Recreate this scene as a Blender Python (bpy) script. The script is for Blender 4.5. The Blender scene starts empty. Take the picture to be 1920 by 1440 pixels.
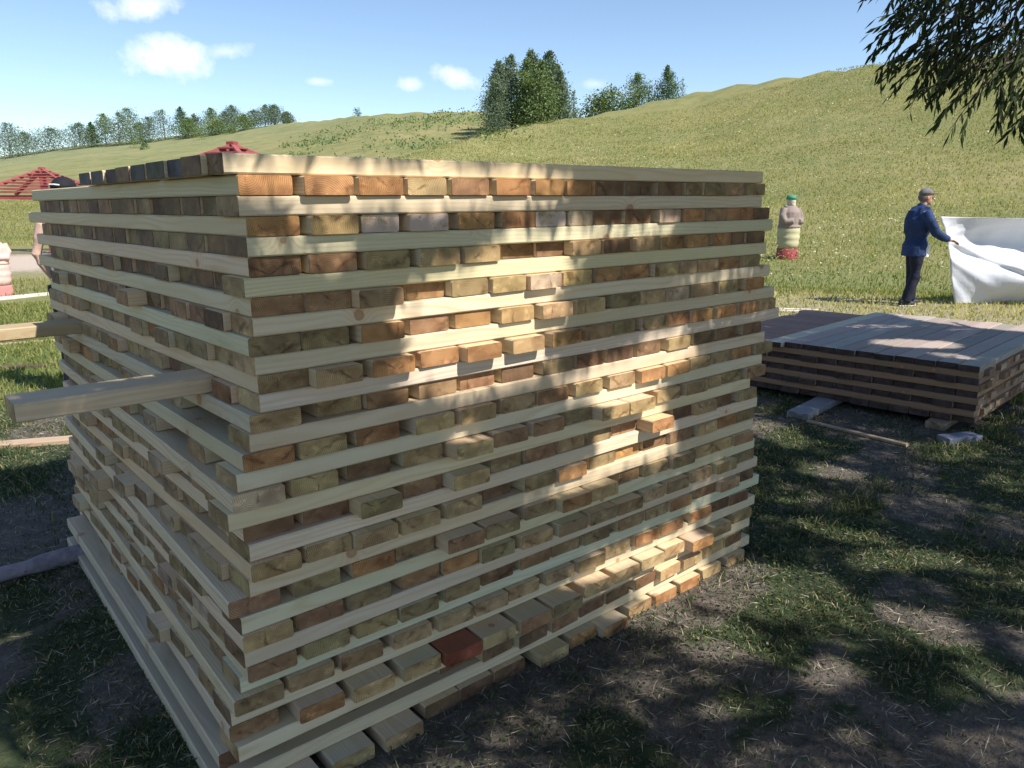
import bpy, math, random
import numpy as np
from mathutils import Vector, Matrix

random.seed(7); rng = np.random.default_rng(7)
S = bpy.context.scene
COL = S.collection
R = math.radians

# ---------------------------------------------------------------- camera
CAMP = np.array([-0.713168, -1.891759, 1.679365])
YAW, PITCH, ROLL, F = 0.708158, 0.231138, -0.007008, 1449.6   # F in pixels of a 1920 wide picture
_fw = np.array([math.sin(YAW)*math.cos(PITCH), math.cos(YAW)*math.cos(PITCH), -math.sin(PITCH)])
_r0 = np.array([math.cos(YAW), -math.sin(YAW), 0.0]); _u0 = np.cross(_r0, _fw)
_r = _r0*math.cos(ROLL) + _u0*math.sin(ROLL); _u = -_r0*math.sin(ROLL) + _u0*math.cos(ROLL)
cd = bpy.data.cameras.new('camera'); cam = bpy.data.objects.new('camera', cd); COL.objects.link(cam)
cd.sensor_width = 36; cd.lens = F/1920*36; cd.clip_start = 0.05; cd.clip_end = 3000
M = Matrix(((_r[0], _u[0], -_fw[0], CAMP[0]), (_r[1], _u[1], -_fw[1], CAMP[1]), (_r[2], _u[2], -_fw[2], CAMP[2]), (0, 0, 0, 1)))
cam.matrix_world = M
S.camera = cam
S.render.resolution_x = 1024; S.render.resolution_y = 768

def proj(P):
    d = np.asarray(P, float) - CAMP
    w = d@_fw
    ws = np.where(np.abs(w) < 1e-6, 1e-6, w)
    return 960 + F*(d@_r)/ws, 720 - F*(d@_u)/ws, w
def ray(x, y):
    return _fw + _r*(x-960)/F - _u*(y-720)/F
def onplane(x, y, ax, v):
    d = ray(x, y); t = (v-CAMP[ax])/d[ax]
    return CAMP + t*d

# ---------------------------------------------------------------- world and sun
SUN_EL = R(48); SUN_AZ = math.atan2(0.26, -0.96)          # horizontal direction towards the sun: (sin, cos)
SD = np.array([0.26*math.cos(SUN_EL)/0.9946, -0.96*math.cos(SUN_EL)/0.9946, math.sin(SUN_EL)])
SD /= np.linalg.norm(SD)
W = bpy.data.worlds.new('World'); S.world = W; W.use_nodes = True
nt = W.node_tree; N = nt.nodes; LK = nt.links
bg = N['Background']; bg.inputs['Strength'].default_value = 0.12
sky = N.new('ShaderNodeTexSky'); sky.sky_type = 'NISHITA'; sky.sun_disc = False
sky.sun_elevation = SUN_EL; sky.sun_rotation = SUN_AZ; sky.altitude = 1200; sky.air_density = 1.0; sky.dust_density = 0.3; sky.ozone_density = 1.8
def wmath(op, a, b=None, c=None, clamp=False):
    n = N.new('ShaderNodeMath'); n.operation = op; n.use_clamp = clamp
    for i, v in enumerate((a, b, c)):
        if v is None: continue
        if hasattr(v, 'links'): LK.new(v, n.inputs[i])
        else: n.inputs[i].default_value = v
    return n.outputs[0]
def wdot(v, c):
    n = N.new('ShaderNodeVectorMath'); n.operation = 'DOT_PRODUCT'; LK.new(v, n.inputs[0]); n.inputs[1].default_value = tuple(c); return n.outputs['Value']
tc = N.new('ShaderNodeTexCoord'); dirv = tc.outputs['Generated']
nz = N.new('ShaderNodeTexNoise'); nz.inputs['Scale'].default_value = 26; nz.inputs['Detail'].default_value = 7; nz.inputs['Roughness'].default_value = 0.62
LK.new(dirv, nz.inputs['Vector'])
nz2 = N.new('ShaderNodeTexNoise'); nz2.inputs['Scale'].default_value = 9; nz2.inputs['Detail'].default_value = 3
LK.new(dirv, nz2.inputs['Vector'])
total = None
# clouds: x, y of their middle in the 1920 picture turned into a direction of the sky, half width, half height (rad), density
for (cx, cy, hw, hh, tilt, dens) in [(262, 14, .042, .014, .15, 1.0), (318, 108, .052, .024, .12, 1.0), (425, 97, .034, .010, .1, .55), (597, 153, .024, .007, 0, .7), (766, 158, .019, .010, 0, .9), (853, 143, .034, .014, -.25, .85), (1112, 157, .020, .006, 0, .35), (1500, -60, .05, .015, 0, .4)]:
    d = ray(cx, cy); d /= np.linalg.norm(d)
    h = np.cross(d, (0, 0, 1)); h /= np.linalg.norm(h); v = np.cross(h, d)
    h2 = h*math.cos(tilt) + v*math.sin(tilt); v2 = -h*math.sin(tilt) + v*math.cos(tilt)
    a = wdot(dirv, h2/hw); b = wdot(dirv, v2/hh); f = wdot(dirv, d)
    rr = wmath('SQRT', wmath('ADD', wmath('MULTIPLY', a, a), wmath('MULTIPLY', b, b)))
    m = wmath('SUBTRACT', 1.0, rr)
    m = wmath('ADD', m, wmath('MULTIPLY', wmath('SUBTRACT', nz.outputs[0], 0.5), 2.6))
    m = wmath('ADD', m, wmath('MULTIPLY', wmath('SUBTRACT', nz2.outputs[0], 0.5), 1.2))
    m = wmath('MULTIPLY', m, .95, clamp=True)
    m = wmath('MULTIPLY', m, wmath('SUBTRACT', 2.1, rr, clamp=True))
    m = wmath('MULTIPLY', wmath('MULTIPLY', m, dens), wmath('GREATER_THAN', f, 0.5))
    total = m if total is None else wmath('MAXIMUM', total, m)
mixw = N.new('ShaderNodeMix'); mixw.data_type = 'RGBA'
LK.new(total, mixw.inputs['Factor']); LK.new(sky.outputs[0], mixw.inputs['A']); mixw.inputs['B'].default_value = (6.9, 7.2, 8.0, 1)
LK.new(mixw.outputs['Result'], bg.inputs['Color'])

sl = bpy.data.lights.new('sun', 'SUN'); sl.energy = 5.0; sl.angle = R(0.53); sl.color = (1.0, 0.96, 0.90)
sun = bpy.data.objects.new('sun', sl); COL.objects.link(sun)
sun.rotation_euler = Vector(SD).to_track_quat('Z', 'Y').to_euler(); sun.location = (4, -12, 14)
S.view_settings.view_transform = 'Standard'; S.view_settings.look = 'None'; S.view_settings.gamma = 1; S.view_settings.use_curve_mapping = False
S.view_settings.exposure = 0.60
S.render.engine = 'CYCLES'
S.cycles.max_bounces = 6; S.cycles.diffuse_bounces = 4; S.cycles.transparent_max_bounces = 8; S.cycles.transmission_bounces = 4

# ---------------------------------------------------------------- helpers
def tag(o, label=None, cat=None, group=None, kind=None):
    if label: o['label'] = label
    if cat: o['category'] = cat
    if group: o['group'] = group
    if kind: o['kind'] = kind
    return o
def link(name, me, mats=(), parent=None, loc=(0, 0, 0), rot=(0, 0, 0)):
    o = bpy.data.objects.new(name, me); COL.objects.link(o)
    for m in (mats if isinstance(mats, (list, tuple)) else [mats]): me.materials.append(m)
    o.location = loc; o.rotation_euler = rot
    if parent is not None: o.parent = parent
    return o
def empty(name, loc=(0, 0, 0), rz=0.0):
    o = bpy.data.objects.new(name, None); COL.objects.link(o); o.location = loc; o.rotation_euler = (0, 0, rz); o.empty_display_size = .1
    return o
def npmesh(name, V, F4=None, F3=None, attrs=None, matidx=None, smooth=False):
    me = bpy.data.meshes.new(name)
    V = np.asarray(V, np.float32); me.vertices.add(len(V)); me.vertices.foreach_set('co', V.ravel())
    parts = []; starts = []; n = 0; tot = []
    if F4 is not None and len(F4): parts.append(np.asarray(F4, np.int32).ravel()); k = len(F4); starts.append(np.arange(k)*4); tot.append(np.full(k, 4)); n = k*4
    if F3 is not None and len(F3): parts.append(np.asarray(F3, np.int32).ravel()); k = len(F3); starts.append(n+np.arange(k)*3); tot.append(np.full(k, 3))
    L = np.concatenate(parts); st = np.concatenate(starts); tt = np.concatenate(tot)
    me.loops.add(len(L)); me.loops.foreach_set('vertex_index', L)
    me.polygons.add(len(st)); me.polygons.foreach_set('loop_start', st.astype(np.int32)); me.polygons.foreach_set('loop_total', tt.astype(np.int32))
    if matidx is not None: me.polygons.foreach_set('material_index', np.asarray(matidx, np.int32))
    me.polygons.foreach_set('use_smooth', np.full(len(st), smooth))
    for k, (ty, a) in (attrs or {}).items():
        at = me.attributes.new(k, ty, 'POINT')
        a = np.asarray(a, np.float32)
        if ty == 'FLOAT': at.data.foreach_set('value', a.ravel())
        elif ty == 'FLOAT_VECTOR': at.data.foreach_set('vector', a.ravel())
        elif ty == 'FLOAT_COLOR': at.data.foreach_set('color', a.ravel())
    me.update(calc_edges=True); me.validate()
    return me
class MB:
    """collects boxes, tubes and lofts into one mesh"""
    def __init__(s): s.v = []; s.f = []
    def add(s, V, Fs, m=None):
        n = len(s.v)
        for p in V:
            p = Vector(p); s.v.append(tuple(m @ p) if m else tuple(p))
        s.f += [tuple(i+n for i in f) for f in Fs]
    def box(s, c, d, m=None, ch=0.0):
        x, y, z = d[0]/2, d[1]/2, d[2]/2
        if ch <= 0:
            V = [(c[0]+a*x, c[1]+b*y, c[2]+e*z) for a in (-1, 1) for b in (-1, 1) for e in (-1, 1)]
            s.add(V, [(0, 1, 3, 2), (4, 6, 7, 5), (0, 4, 5, 1), (2, 3, 7, 6), (0, 2, 6, 4), (1, 5, 7, 3)], m)
        else:
            pr = [(-y+ch, -z), (y-ch, -z), (y, -z+ch), (y, z-ch), (y-ch, z), (-y+ch, z), (-y, z-ch), (-y, -z+ch)]
            V = []
            for xx, k in ((-x, .9), (-x+ch, 1), (x-ch, 1), (x, .9)):
                kk = 1-ch/y*(k < 1); kz = 1-ch/z*(k < 1)
                V += [(c[0]+xx, c[1]+a*kk, c[2]+b*kz) for a, b in pr]
            Fs = [tuple(range(7, -1, -1)), tuple(range(24, 32))]
            for r_ in range(3): Fs += [(r_*8+i, r_*8+(i+1) % 8, r_*8+8+(i+1) % 8, r_*8+8+i) for i in range(8)]
            s.add(V, Fs, m)
    def tube(s, pts, rad, n=8, cap=True, m=None, sy=1.0):
        pts = [Vector(p) for p in pts]; V = []; Fs = []
        up = Vector((0, 0, 1))
        for i, p in enumerate(pts):
            t = (pts[min(i+1, len(pts)-1)]-pts[max(i-1, 0)]).normalized()
            a = t.cross(up)
            if a.length < 1e-3: a = t.cross(Vector((0, 1, 0)))
            a.normalize(); b = t.cross(a)
            r_ = rad[i] if isinstance(rad, (list, tuple)) else rad
            for k in range(n):
                q = 2*math.pi*k/n; V.append(p + a*math.cos(q)*r_ + b*math.sin(q)*r_*sy)
        for i in range(len(pts)-1): Fs += [(i*n+k, i*n+(k+1) % n, i*n+n+(k+1) % n, i*n+n+k) for k in range(n)]
        if cap: Fs += [tuple(range(n-1, -1, -1)), tuple(range((len(pts)-1)*n, len(pts)*n))]
        s.add(V, Fs, m)
    def ell(s, c, r, m=None, nu=14, nv=9):
        V = [(c[0], c[1], c[2]-r[2])]
        for j in range(1, nv):
            ph = -math.pi/2 + math.pi*j/nv
            V += [(c[0]+r[0]*math.cos(ph)*math.cos(2*math.pi*i/nu), c[1]+r[1]*math.cos(ph)*math.sin(2*math.pi*i/nu), c[2]+r[2]*math.sin(ph)) for i in range(nu)]
        V.append((c[0], c[1], c[2]+r[2])); Fs = []
        for i in range(nu): Fs.append((0, 1+(i+1) % nu, 1+i)); Fs.append((len(V)-1, len(V)-1-nu+i, len(V)-1-nu+(i+1) % nu))
        for j in range(nv-2): Fs += [(1+j*nu+i, 1+j*nu+(i+1) % nu, 1+(j+1)*nu+(i+1) % nu, 1+(j+1)*nu+i) for i in range(nu)]
        s.add(V, Fs, m)
    def lathe(s, prof, n=24, c=(0, 0), fx=1.0, fy=1.0):
        V = [(c[0]+r*fx*math.cos(2*math.pi*k/n), c[1]+r*fy*math.sin(2*math.pi*k/n), z) for r, z in prof for k in range(n)]
        Fs = []
        for i in range(len(prof)-1): Fs += [(i*n+k, i*n+(k+1) % n, i*n+n+(k+1) % n, i*n+n+k) for k in range(n)]
        Fs += [tuple(range(n-1, -1, -1)), tuple(range((len(prof)-1)*n, len(prof)*n))]
        s.add(V, Fs)
    def mesh(s, name, smooth=False):
        me = bpy.data.meshes.new(name); me.from_pydata(s.v, [], s.f); me.update()
        if smooth: me.polygons.foreach_set('use_smooth', [True]*len(me.polygons))
        return me
    def build(s, name, mats, parent=None, smooth=False, loc=(0, 0, 0), rot=(0, 0, 0)):
        return link(name, s.mesh(name, smooth), mats, parent, loc, rot)
    def remesh(s, name, vox, smooth_it=3):
        """one continuous skin over all the pieces"""
        me = s.mesh(name+'_raw'); o = bpy.data.objects.new('raw', me); COL.objects.link(o)
        m = o.modifiers.new('r', 'REMESH'); m.mode = 'VOXEL'; m.voxel_size = vox; m.use_smooth_shade = True
        if smooth_it:
            m2 = o.modifiers.new('s', 'SMOOTH'); m2.factor = .5; m2.iterations = smooth_it
        dg = bpy.context.evaluated_depsgraph_get(); dg.update()
        out = bpy.data.meshes.new_from_object(o.evaluated_get(dg)); out.name = name
        bpy.data.objects.remove(o); bpy.data.meshes.remove(me)
        return out
_P = rng.random((256, 256))
def vnoise(x, y, s=1.0, seed=0):
    x = np.asarray(x, float)*s + seed*17.31 + 1000; y = np.asarray(y, float)*s + seed*9.77 + 1000
    xi = np.floor(x).astype(int); yi = np.floor(y).astype(int); fx = x-xi; fy = y-yi
    fx = fx*fx*(3-2*fx); fy = fy*fy*(3-2*fy)
    g = lambda a, b: _P[a % 256, b % 256]
    return (g(xi, yi)*(1-fx)+g(xi+1, yi)*fx)*(1-fy) + (g(xi, yi+1)*(1-fx)+g(xi+1, yi+1)*fx)*fy
def fbm(x, y, s, seed=0, o=4):
    t = 0; a = .5; q = 0
    for i in range(o): t = t + a*vnoise(x, y, s*2**i, seed+i*3); q += a; a *= .5
    return t/q

# ---------------------------------------------------------------- materials
class NT:
    def __init__(s, name):
        s.m = bpy.data.materials.new(name); s.m.use_nodes = True; s.t = s.m.node_tree
        s.b = s.t.nodes['Principled BSDF']; s.b.inputs['Specular IOR Level'].default_value = .3
    def n(s, ty, **kw):
        x = s.t.nodes.new(ty)
        for k, v in kw.items(): setattr(x, k, v)
        return x
    def l(s, a, b): s.t.links.new(a, b)
    def put(s, sock, v):
        if hasattr(v, 'links'): s.l(v, sock)
        else:
            if isinstance(v, (tuple, list)) and len(v) == 3 and sock.type == 'RGBA': v = (*v, 1)
            sock.default_value = v
    def math(s, op, a, b=None, c=None, clamp=False):
        x = s.n('ShaderNodeMath', operation=op, use_clamp=clamp)
        for i, v in enumerate((a, b, c)):
            if v is not None: s.put(x.inputs[i], v)
        return x.outputs[0]
    def vmath(s, op, a, b=None):
        x = s.n('ShaderNodeVectorMath', operation=op); s.put(x.inputs[0], a)
        if b is not None: s.put(x.inputs[1], b)
        return x.outputs['Value' if op in ('LENGTH', 'DOT_PRODUCT') else 'Vector']
    def noise(s, vec, scale, detail=4, rough=.55, dist=0):
        x = s.n('ShaderNodeTexNoise'); 
        if vec is not None: s.l(vec, x.inputs['Vector'])
        x.inputs['Scale'].default_value = scale; x.inputs['Detail'].default_value = detail; x.inputs['Roughness'].default_value = rough; x.inputs['Distortion'].default_value = dist
        return x.outputs['Fac']
    def ramp(s, f, stops):
        x = s.n('ShaderNodeValToRGB'); s.l(f, x.inputs[0]); e = x.color_ramp.elements
        while len(e) < len(stops): e.new(.5)
        for q, (p, c) in zip(e, stops): q.position = p; q.color = (*c, 1) if len(c) == 3 else c
        return x.outputs[0]
    def mix(s, f, a, b, mode='MIX'):
        x = s.n('ShaderNodeMix', data_type='RGBA', blend_type=mode)
        s.put(x.inputs['Factor'], f); s.put(x.inputs['A'], a); s.put(x.inputs['B'], b); return x.outputs['Result']
    def mr(s, f, a, b, c=0, d=1):
        x = s.n('ShaderNodeMapRange', interpolation_type='SMOOTHSTEP'); s.l(f, x.inputs[0])
        for i, v in enumerate((a, b, c, d)): x.inputs[i+1].default_value = v
        return x.outputs[0]
    def attr(s, nm, out='Vector'):
        x = s.n('ShaderNodeAttribute', attribute_name=nm); return x.outputs[out]
    def bump(s, h, st=.3, d=.01):
        x = s.n('ShaderNodeBump'); s.l(h, x.inputs['Height']); x.inputs['Strength'].default_value = st; x.inputs['Distance'].default_value = d
        s.l(x.outputs[0], s.b.inputs['Normal'])
    def out(s, col, rough=.7):
        s.put(s.b.inputs['Base Color'], col); s.put(s.b.inputs['Roughness'], rough); return s.m

def wood(name, end=False, old=False):
    t = NT(name); loc = t.attr('loc'); seed = t.attr('seed', 'Fac'); tint = t.attr('tint', 'Color')
    sx = t.n('ShaderNodeSeparateXYZ'); t.l(loc, sx.inputs[0]); X, Y, Z = sx.outputs
    off = t.n('ShaderNodeCombineXYZ')
    for i, k in enumerate((37.1, 11.7, 23.3)): t.l(t.math('MULTIPLY', seed, k), off.inputs[i])
    lo = t.vmath('ADD', loc, off.outputs[0])
    warp = t.noise(t.vmath('MULTIPLY', lo, (1.3, 6, 6)), 1.0, 2)
    s1 = t.math('FRACT', t.math('MULTIPLY', seed, 7.31)); s2 = t.math('FRACT', t.math('MULTIPLY', seed, 13.7))
    py = t.math('SUBTRACT', Y, t.math('MULTIPLY', t.math('SUBTRACT', s1, .5), .11))
    pz = t.math('SUBTRACT', Z, t.math('MULTIPLY', t.math('SUBTRACT', s2, .62), .11))
    rr = t.math('SQRT', t.math('ADD', t.math('MULTIPLY', py, py), t.math('MULTIPLY', pz, pz)))
    rw = t.math('ADD', rr, t.math('MULTIPLY', warp, .050 if not end else .02))
    # knots
    kv = t.n('ShaderNodeCombineXYZ'); t.l(t.math('ADD', X, t.math('MULTIPLY', seed, 19.7)), kv.inputs[0]); t.l(t.math('ADD', t.math('ADD', Y, Z), t.math('MULTIPLY', seed, 5.1)), kv.inputs[1])
    vo = t.n('ShaderNodeTexVoronoi', voronoi_dimensions='2D'); t.l(kv.outputs[0], vo.inputs['Vector']); vo.inputs['Scale'].default_value = 5.0
    keep = t.n('ShaderNodeSeparateColor'); t.l(vo.outputs['Color'], keep.inputs[0])
    kmask = t.math('LESS_THAN', keep.outputs[0], .24)
    kd = t.math('ADD', vo.outputs['Distance'], t.math('MULTIPLY', t.math('SUBTRACT', 1.0, kmask), 5.0))
    ksize = t.math('ADD', .05, t.math('MULTIPLY', keep.outputs[1], .07))
    kd = t.math('ADD', kd, t.math('MULTIPLY', t.math('SUBTRACT', t.noise(lo, 60, 3), .5), .05))
    kin = t.math('SUBTRACT', 1.0, t.math('DIVIDE', kd, ksize), clamp=True)
    kbend = t.math('POWER', 2.718, t.math('MULTIPLY', t.math('MULTIPLY', kd, kd), -35.0))
    if not end: rw = t.math('ADD', rw, t.math('MULTIPLY', kbend, .022))
    ring = t.math('SINE', t.math('MULTIPLY', rw, 1150 if end else 760))
    ring = t.math('ADD', t.math('MULTIPLY', ring, .5), .5)
    ring = t.math('POWER', ring, 2.0)
    fib = t.noise(t.vmath('MULTIPLY', lo, (5, 160, 160) if not end else (5, 90, 90)), 1.0, 3, .6)
    blot = t.noise(t.vmath('MULTIPLY', lo, (1.6, 9, 9) if not end else (20, 14, 22)), 1.0, 4, .6)
    if not end:
        base = t.mix(t.mr(blot, .3, .7), t.mix(1.0, tint, (.88, .86, .80), 'MULTIPLY'), tint)
        base = t.mix(t.math('MULTIPLY', ring, t.math('MULTIPLY', t.mr(blot, .2, .75), .55)), base, t.mix(1.0, tint, (.76, .60, .42), 'MULTIPLY'))
        base = t.mix(t.math('MULTIPLY', fib, .22), base, t.mix(1.0, tint, (.7, .62, .5), 'MULTIPLY'))
        grime = t.noise(t.vmath('MULTIPLY', lo, (2.2, 20, 20)), 1.0, 5, .7)
        base = t.mix(t.mr(grime, .56, .76, 0, .5), base, t.mix(1.0, tint, (.55, .48, .38), 'MULTIPLY'))
        kcol = t.mix(t.mr(kin, .0, .25), t.mix(1.0, tint, (.72, .45, .30), 'MULTIPLY'), t.mix(t.mr(kin, .25, .6), (.30, .14, .075), (.44, .24, .13)))
        halo = t.math('MULTIPLY', kbend, .28)
        base = t.mix(halo, base, t.mix(1.0, tint, (.85, .55, .38), 'MULTIPLY'))
        col = t.mix(t.mr(kin, .0, .45, 0, .82), base, kcol)
        h = t.math('ADD', t.math('MULTIPLY', fib, .5), t.math('MULTIPLY', ring, .35))
        t.bump(h, .35, .0015)
    else:
        dk = t.mix(1.0, tint, (.50, .40, .30), 'MULTIPLY')
        tint = t.mix(t.mr(t.noise(t.vmath('MULTIPLY', lo, (3, 10, 14)), 1.0, 3, .6), .35, .65), t.mix(1.0, tint, (.72, .66, .62), 'MULTIPLY'), t.mix(1.0, tint, (1.22, 1.2, 1.12), 'MULTIPLY'))
        base = t.mix(t.math('MULTIPLY', ring, t.mr(blot, .25, .7, .25, .8)), tint, dk)
        base = t.mix(t.mr(blot, .52, .74, 0, .7), base, t.mix(1.0, tint, (.55, .45, .38), 'MULTIPLY'))
        b2 = t.noise(t.vmath('MULTIPLY', lo, (9, 22, 30)), 1.0, 5, .65)
        base = t.mix(t.mr(b2, .55, .66, 0, .6), base, t.mix(1.0, tint, (1.45, 1.4, 1.35), 'MULTIPLY'))
        # saw marks and drying cracks running out from the pith
        ang = t.math('ARCTAN2', pz, py)
        crack = t.math('POWER', t.math('ABSOLUTE', t.math('SINE', t.math('ADD', t.math('MULTIPLY', ang, 1.5), t.math('MULTIPLY', blot, 1.5)))), 60)
        crack = t.math('MULTIPLY', crack, t.mr(b2, .4, .6))
        base = t.mix(t.math('MULTIPLY', crack, .8), base, t.mix(1.0, tint, (.3, .22, .16), 'MULTIPLY'))
        paint = t.attr('paint', 'Fac')
        pm = t.math('MULTIPLY', paint, t.mr(t.noise(t.vmath('MULTIPLY', lo, (9, 14, 26)), 1.0, 4, .7), .40, .46))
        col = t.mix(pm, base, (.56, .43, .35))
        h = t.math('ADD', t.math('MULTIPLY', fib, .6), t.math('MULTIPLY', ring, -.25))
        t.bump(h, .5, .002)
    return t.out(col, .72 if not old else .8)
M_SIDE = wood('pine_side'); M_END = wood('pine_end_grain', end=True)
M_OSIDE = wood('weathered_side', old=True); M_OEND = wood('weathered_end', end=True, old=True)

def plain(name, c, rough=.7, var=.25, scale=20, bump=.2, spec=.3, metal=0, bd=.006):
    t = NT(name); tcn = t.n('ShaderNodeTexCoord'); o = tcn.outputs['Object']
    n1 = t.noise(o, scale, 5, .6); n2 = t.noise(o, scale*.17, 3)
    f = t.math('ADD', t.math('MULTIPLY', n1, .5), t.math('MULTIPLY', n2, .5))
    col = t.mix(t.mr(f, .3, .7), tuple(x*(1-var) for x in c), tuple(min(1, x*(1+var)) for x in c))
    t.b.inputs['Specular IOR Level'].default_value = spec; t.b.inputs['Metallic'].default_value = metal
    if bump: t.bump(n1, bump, bd)
    return t.out(col, rough)
def leafmat(name, stops, trans=.35, rough=.55):
    t = NT(name); v = t.attr('var', 'Fac'); col = t.ramp(v, stops)
    tr = t.n('ShaderNodeBsdfTranslucent'); t.l(t.mix(1.0, col, (1.25, 1.3, .6), 'MULTIPLY'), tr.inputs[0])
    t.out(col, rough); ms = t.n('ShaderNodeMixShader'); ms.inputs[0].default_value = trans
    t.l(t.b.outputs[0], ms.inputs[1]); t.l(tr.outputs[0], ms.inputs[2]); t.l(ms.outputs[0], t.t.nodes['Material Output'].inputs[0])
    return t.m

# ---------------------------------------------------------------- terrain
def azel(x, y):
    d = ray(x, y); return math.atan2(d[0], d[1]), d[2]/math.hypot(d[0], d[1])
SKY_B = [(-900, 330), (-300, 305), (0, 292), (60, 284), (150, 272), (270, 262), (400, 247), (550, 230), (650, 219), (740, 212), (850, 208), (940, 209), (975, 213), (1010, 229), (1100, 250), (1300, 280), (1700, 300), (2600, 320)]
SKY_A = [(-900, 440), (300, 432), (520, 385), (640, 330), (700, 305), (760, 291), (800, 279), (850, 266), (900, 253), (960, 240), (1010, 229), (1060, 222), (1130, 211), (1200, 195), (1300, 172), (1400, 155), (1500, 140), (1600, 125), (1700, 112), (1800, 103), (1920, 95), (2300, 70), (3600, 60)]
RB = [(-900, 230), (0, 215), (400, 190), (700, 140), (1010, 118), (2600, 150)]
RA = [(-900, 50), (700, 48), (1010, 74), (1300, 82), (1920, 66), (3600, 60)]
def tab(T, isy=True):
    if isy:
        q = [azel(x, y) for x, y in T]; return [a for a, _ in q], [b for _, b in q]
    return [azel(x, 250)[0] for x, _ in T], [v for _, v in T]
TB, TA, TRB, TRA = tab(SKY_B), tab(SKY_A), tab(RB, 0), tab(RA, 0)
def terrain(x, y):
    x = np.asarray(x, float); y = np.asarray(y, float)
    dx = x-CAMP[0]; dy = y-CAMP[1]; r = np.hypot(dx, dy); az = np.arctan2(dx, dy)
    eB = np.interp(az, *TB); eA = np.interp(az, *TA); rB = np.interp(az, *TRB); rA = np.interp(az, *TRA)
    fade = np.clip((1.9-np.abs(az-YAW))/.5, 0, 1)
    zcA = np.maximum(CAMP[2] + rA*eA, 0)*fade; zcB = np.maximum(CAMP[2] + rB*eB, 0)*fade
    r0A = 15.0
    tA = np.clip((r-r0A)/(rA-r0A), 0, 1)
    zA = zcA*(.30*tA**1.2+.70*tA**2.2)
    zA = np.where(r > rA, zcA - np.minimum((r-rA)*.16, zcA+2), zA)
    tB = np.clip((r-36)/(rB-36), 0, 1)
    zB = zcB*(tB**1.2)
    zB = np.where(r > rB, zcB - (r-rB)*.03, zB)
    zB = np.maximum(zB, -1)
    k = 0.35
    zz = np.where(np.abs(zA-zB) < 6, k*np.logaddexp(zA/k, zB/k) - k*.6931*np.exp(-np.abs(zA-zB)/k*0.5)*1.0, np.maximum(zA, zB))
    rough = (fbm(x, y, .12, 5)-.5)*np.clip((r-22)/40, 0, 1)*.5*np.clip(np.minimum(np.abs(r-rA), 30)/18, .12, 1)
    near = (fbm(x, y, 1.1, 2)-.5)*.03*np.clip((r-6)/6, 0, 1)
    return np.where(zz > .4, zz, np.maximum(zz, 0)) + rough + near
nr, na = 260, 420
rs = np.concatenate([[0], np.geomspace(.35, 620, nr)])
azs = np.concatenate([np.linspace(YAW-.85, YAW+.85, 300), np.linspace(YAW+.85, YAW-.85+2*math.pi, na-300+2)[1:-1]])
na = len(azs)
V = [[CAMP[0], CAMP[1], 0]]
RR, AA = np.meshgrid(rs[1:], azs, indexing='ij')
GX = CAMP[0]+RR*np.sin(AA); GY = CAMP[1]+RR*np.cos(AA)
aw = (AA+math.pi) % (2*math.pi)-math.pi
GZ = terrain(GX, GY)
GV = np.stack([GX, GY, GZ], -1).reshape(-1, 3)
idx = np.arange(nr*na).reshape(nr, na)
q4 = np.stack([idx[:-1], idx[1:], np.roll(idx, -1, 1)[1:], np.roll(idx, -1, 1)[:-1]], -1).reshape(-1, 4)
GV = np.vstack([GV, V]); c3 = np.stack([np.full(na, nr*na), idx[0], np.roll(idx[0], -1)], -1)
def soil(x, y):
    """1 = bare trodden soil, 0 = grass"""
    n = fbm(x, y, .9, 11); m = fbm(x, y, 3.0, 21)
    d = np.clip((n*.6+m*.4-.41)*7, 0, 1)
    near = np.clip((6.0-y)/1.5, 0, 1)*np.clip((9.5-x)/1.5, 0, 1)
    return d*near
def dry(x, y):
    """dry, straw coloured strip between the stacks and the foot of the slope"""
    r = np.hypot(x-CAMP[0], y-CAMP[1]); az = np.arctan2(x-CAMP[0], y-CAMP[1])
    right = np.exp(-((r-13.0)/2.3)**2)*np.clip((az-.75)/.15, 0, 1)
    rr = r-27.5; left = np.exp(-(rr/5.5)**2)*np.clip((.45-az)/.1, 0, 1)
    return np.clip((right*1.2+left)*(0.55+.9*fbm(x, y, .8, 31)), 0, 1)
me = npmesh('ground', GV, q4, c3, {'soil': ('FLOAT', soil(GV[:, 0], GV[:, 1])), 'dry': ('FLOAT', dry(GV[:, 0], GV[:, 1])),
    'sand': ('FLOAT', np.exp(-((np.hypot(GV[:, 0]-CAMP[0], GV[:, 1]-CAMP[1])-27)/4.5)**2)*np.clip((.3-np.arctan2(GV[:, 0]-CAMP[0], GV[:, 1]-CAMP[1]))/.1, 0, 1))}, smooth=True)
t = NT('meadow_ground'); tcn = t.n('ShaderNodeTexCoord'); P = tcn.outputs['Object']
cd_ = t.n('ShaderNodeVectorMath', operation='DISTANCE'); t.l(P, cd_.inputs[0]); cd_.inputs[1].default_value = (-.7, -1.9, 0)
D = cd_.outputs['Value']
n1 = t.noise(P, .09, 6, .6); n2 = t.noise(P, .9, 6, .65); n3 = t.noise(P, 9, 5, .7); n4 = t.noise(P, 60, 4, .7)
mead = t.ramp(n1, [(.36, (.190, .185, .066)), (.5, (.232, .212, .080)), (.64, (.275, .232, .098))])
mead = t.mix(t.mr(n2, .45, .68, 0, .5), mead, (.10, .15, .035))
mead = t.mix(t.mr(n3, .5, .72, 0, .55), mead, (.34, .32, .14))
n5 = t.noise(P, .28, 7, .75); mead = t.mix(t.math('MULTIPLY', t.mr(n5, .50, .60), t.mr(D, 60, 90, 0, .65)), mead, (.115, .140, .045))
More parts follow.
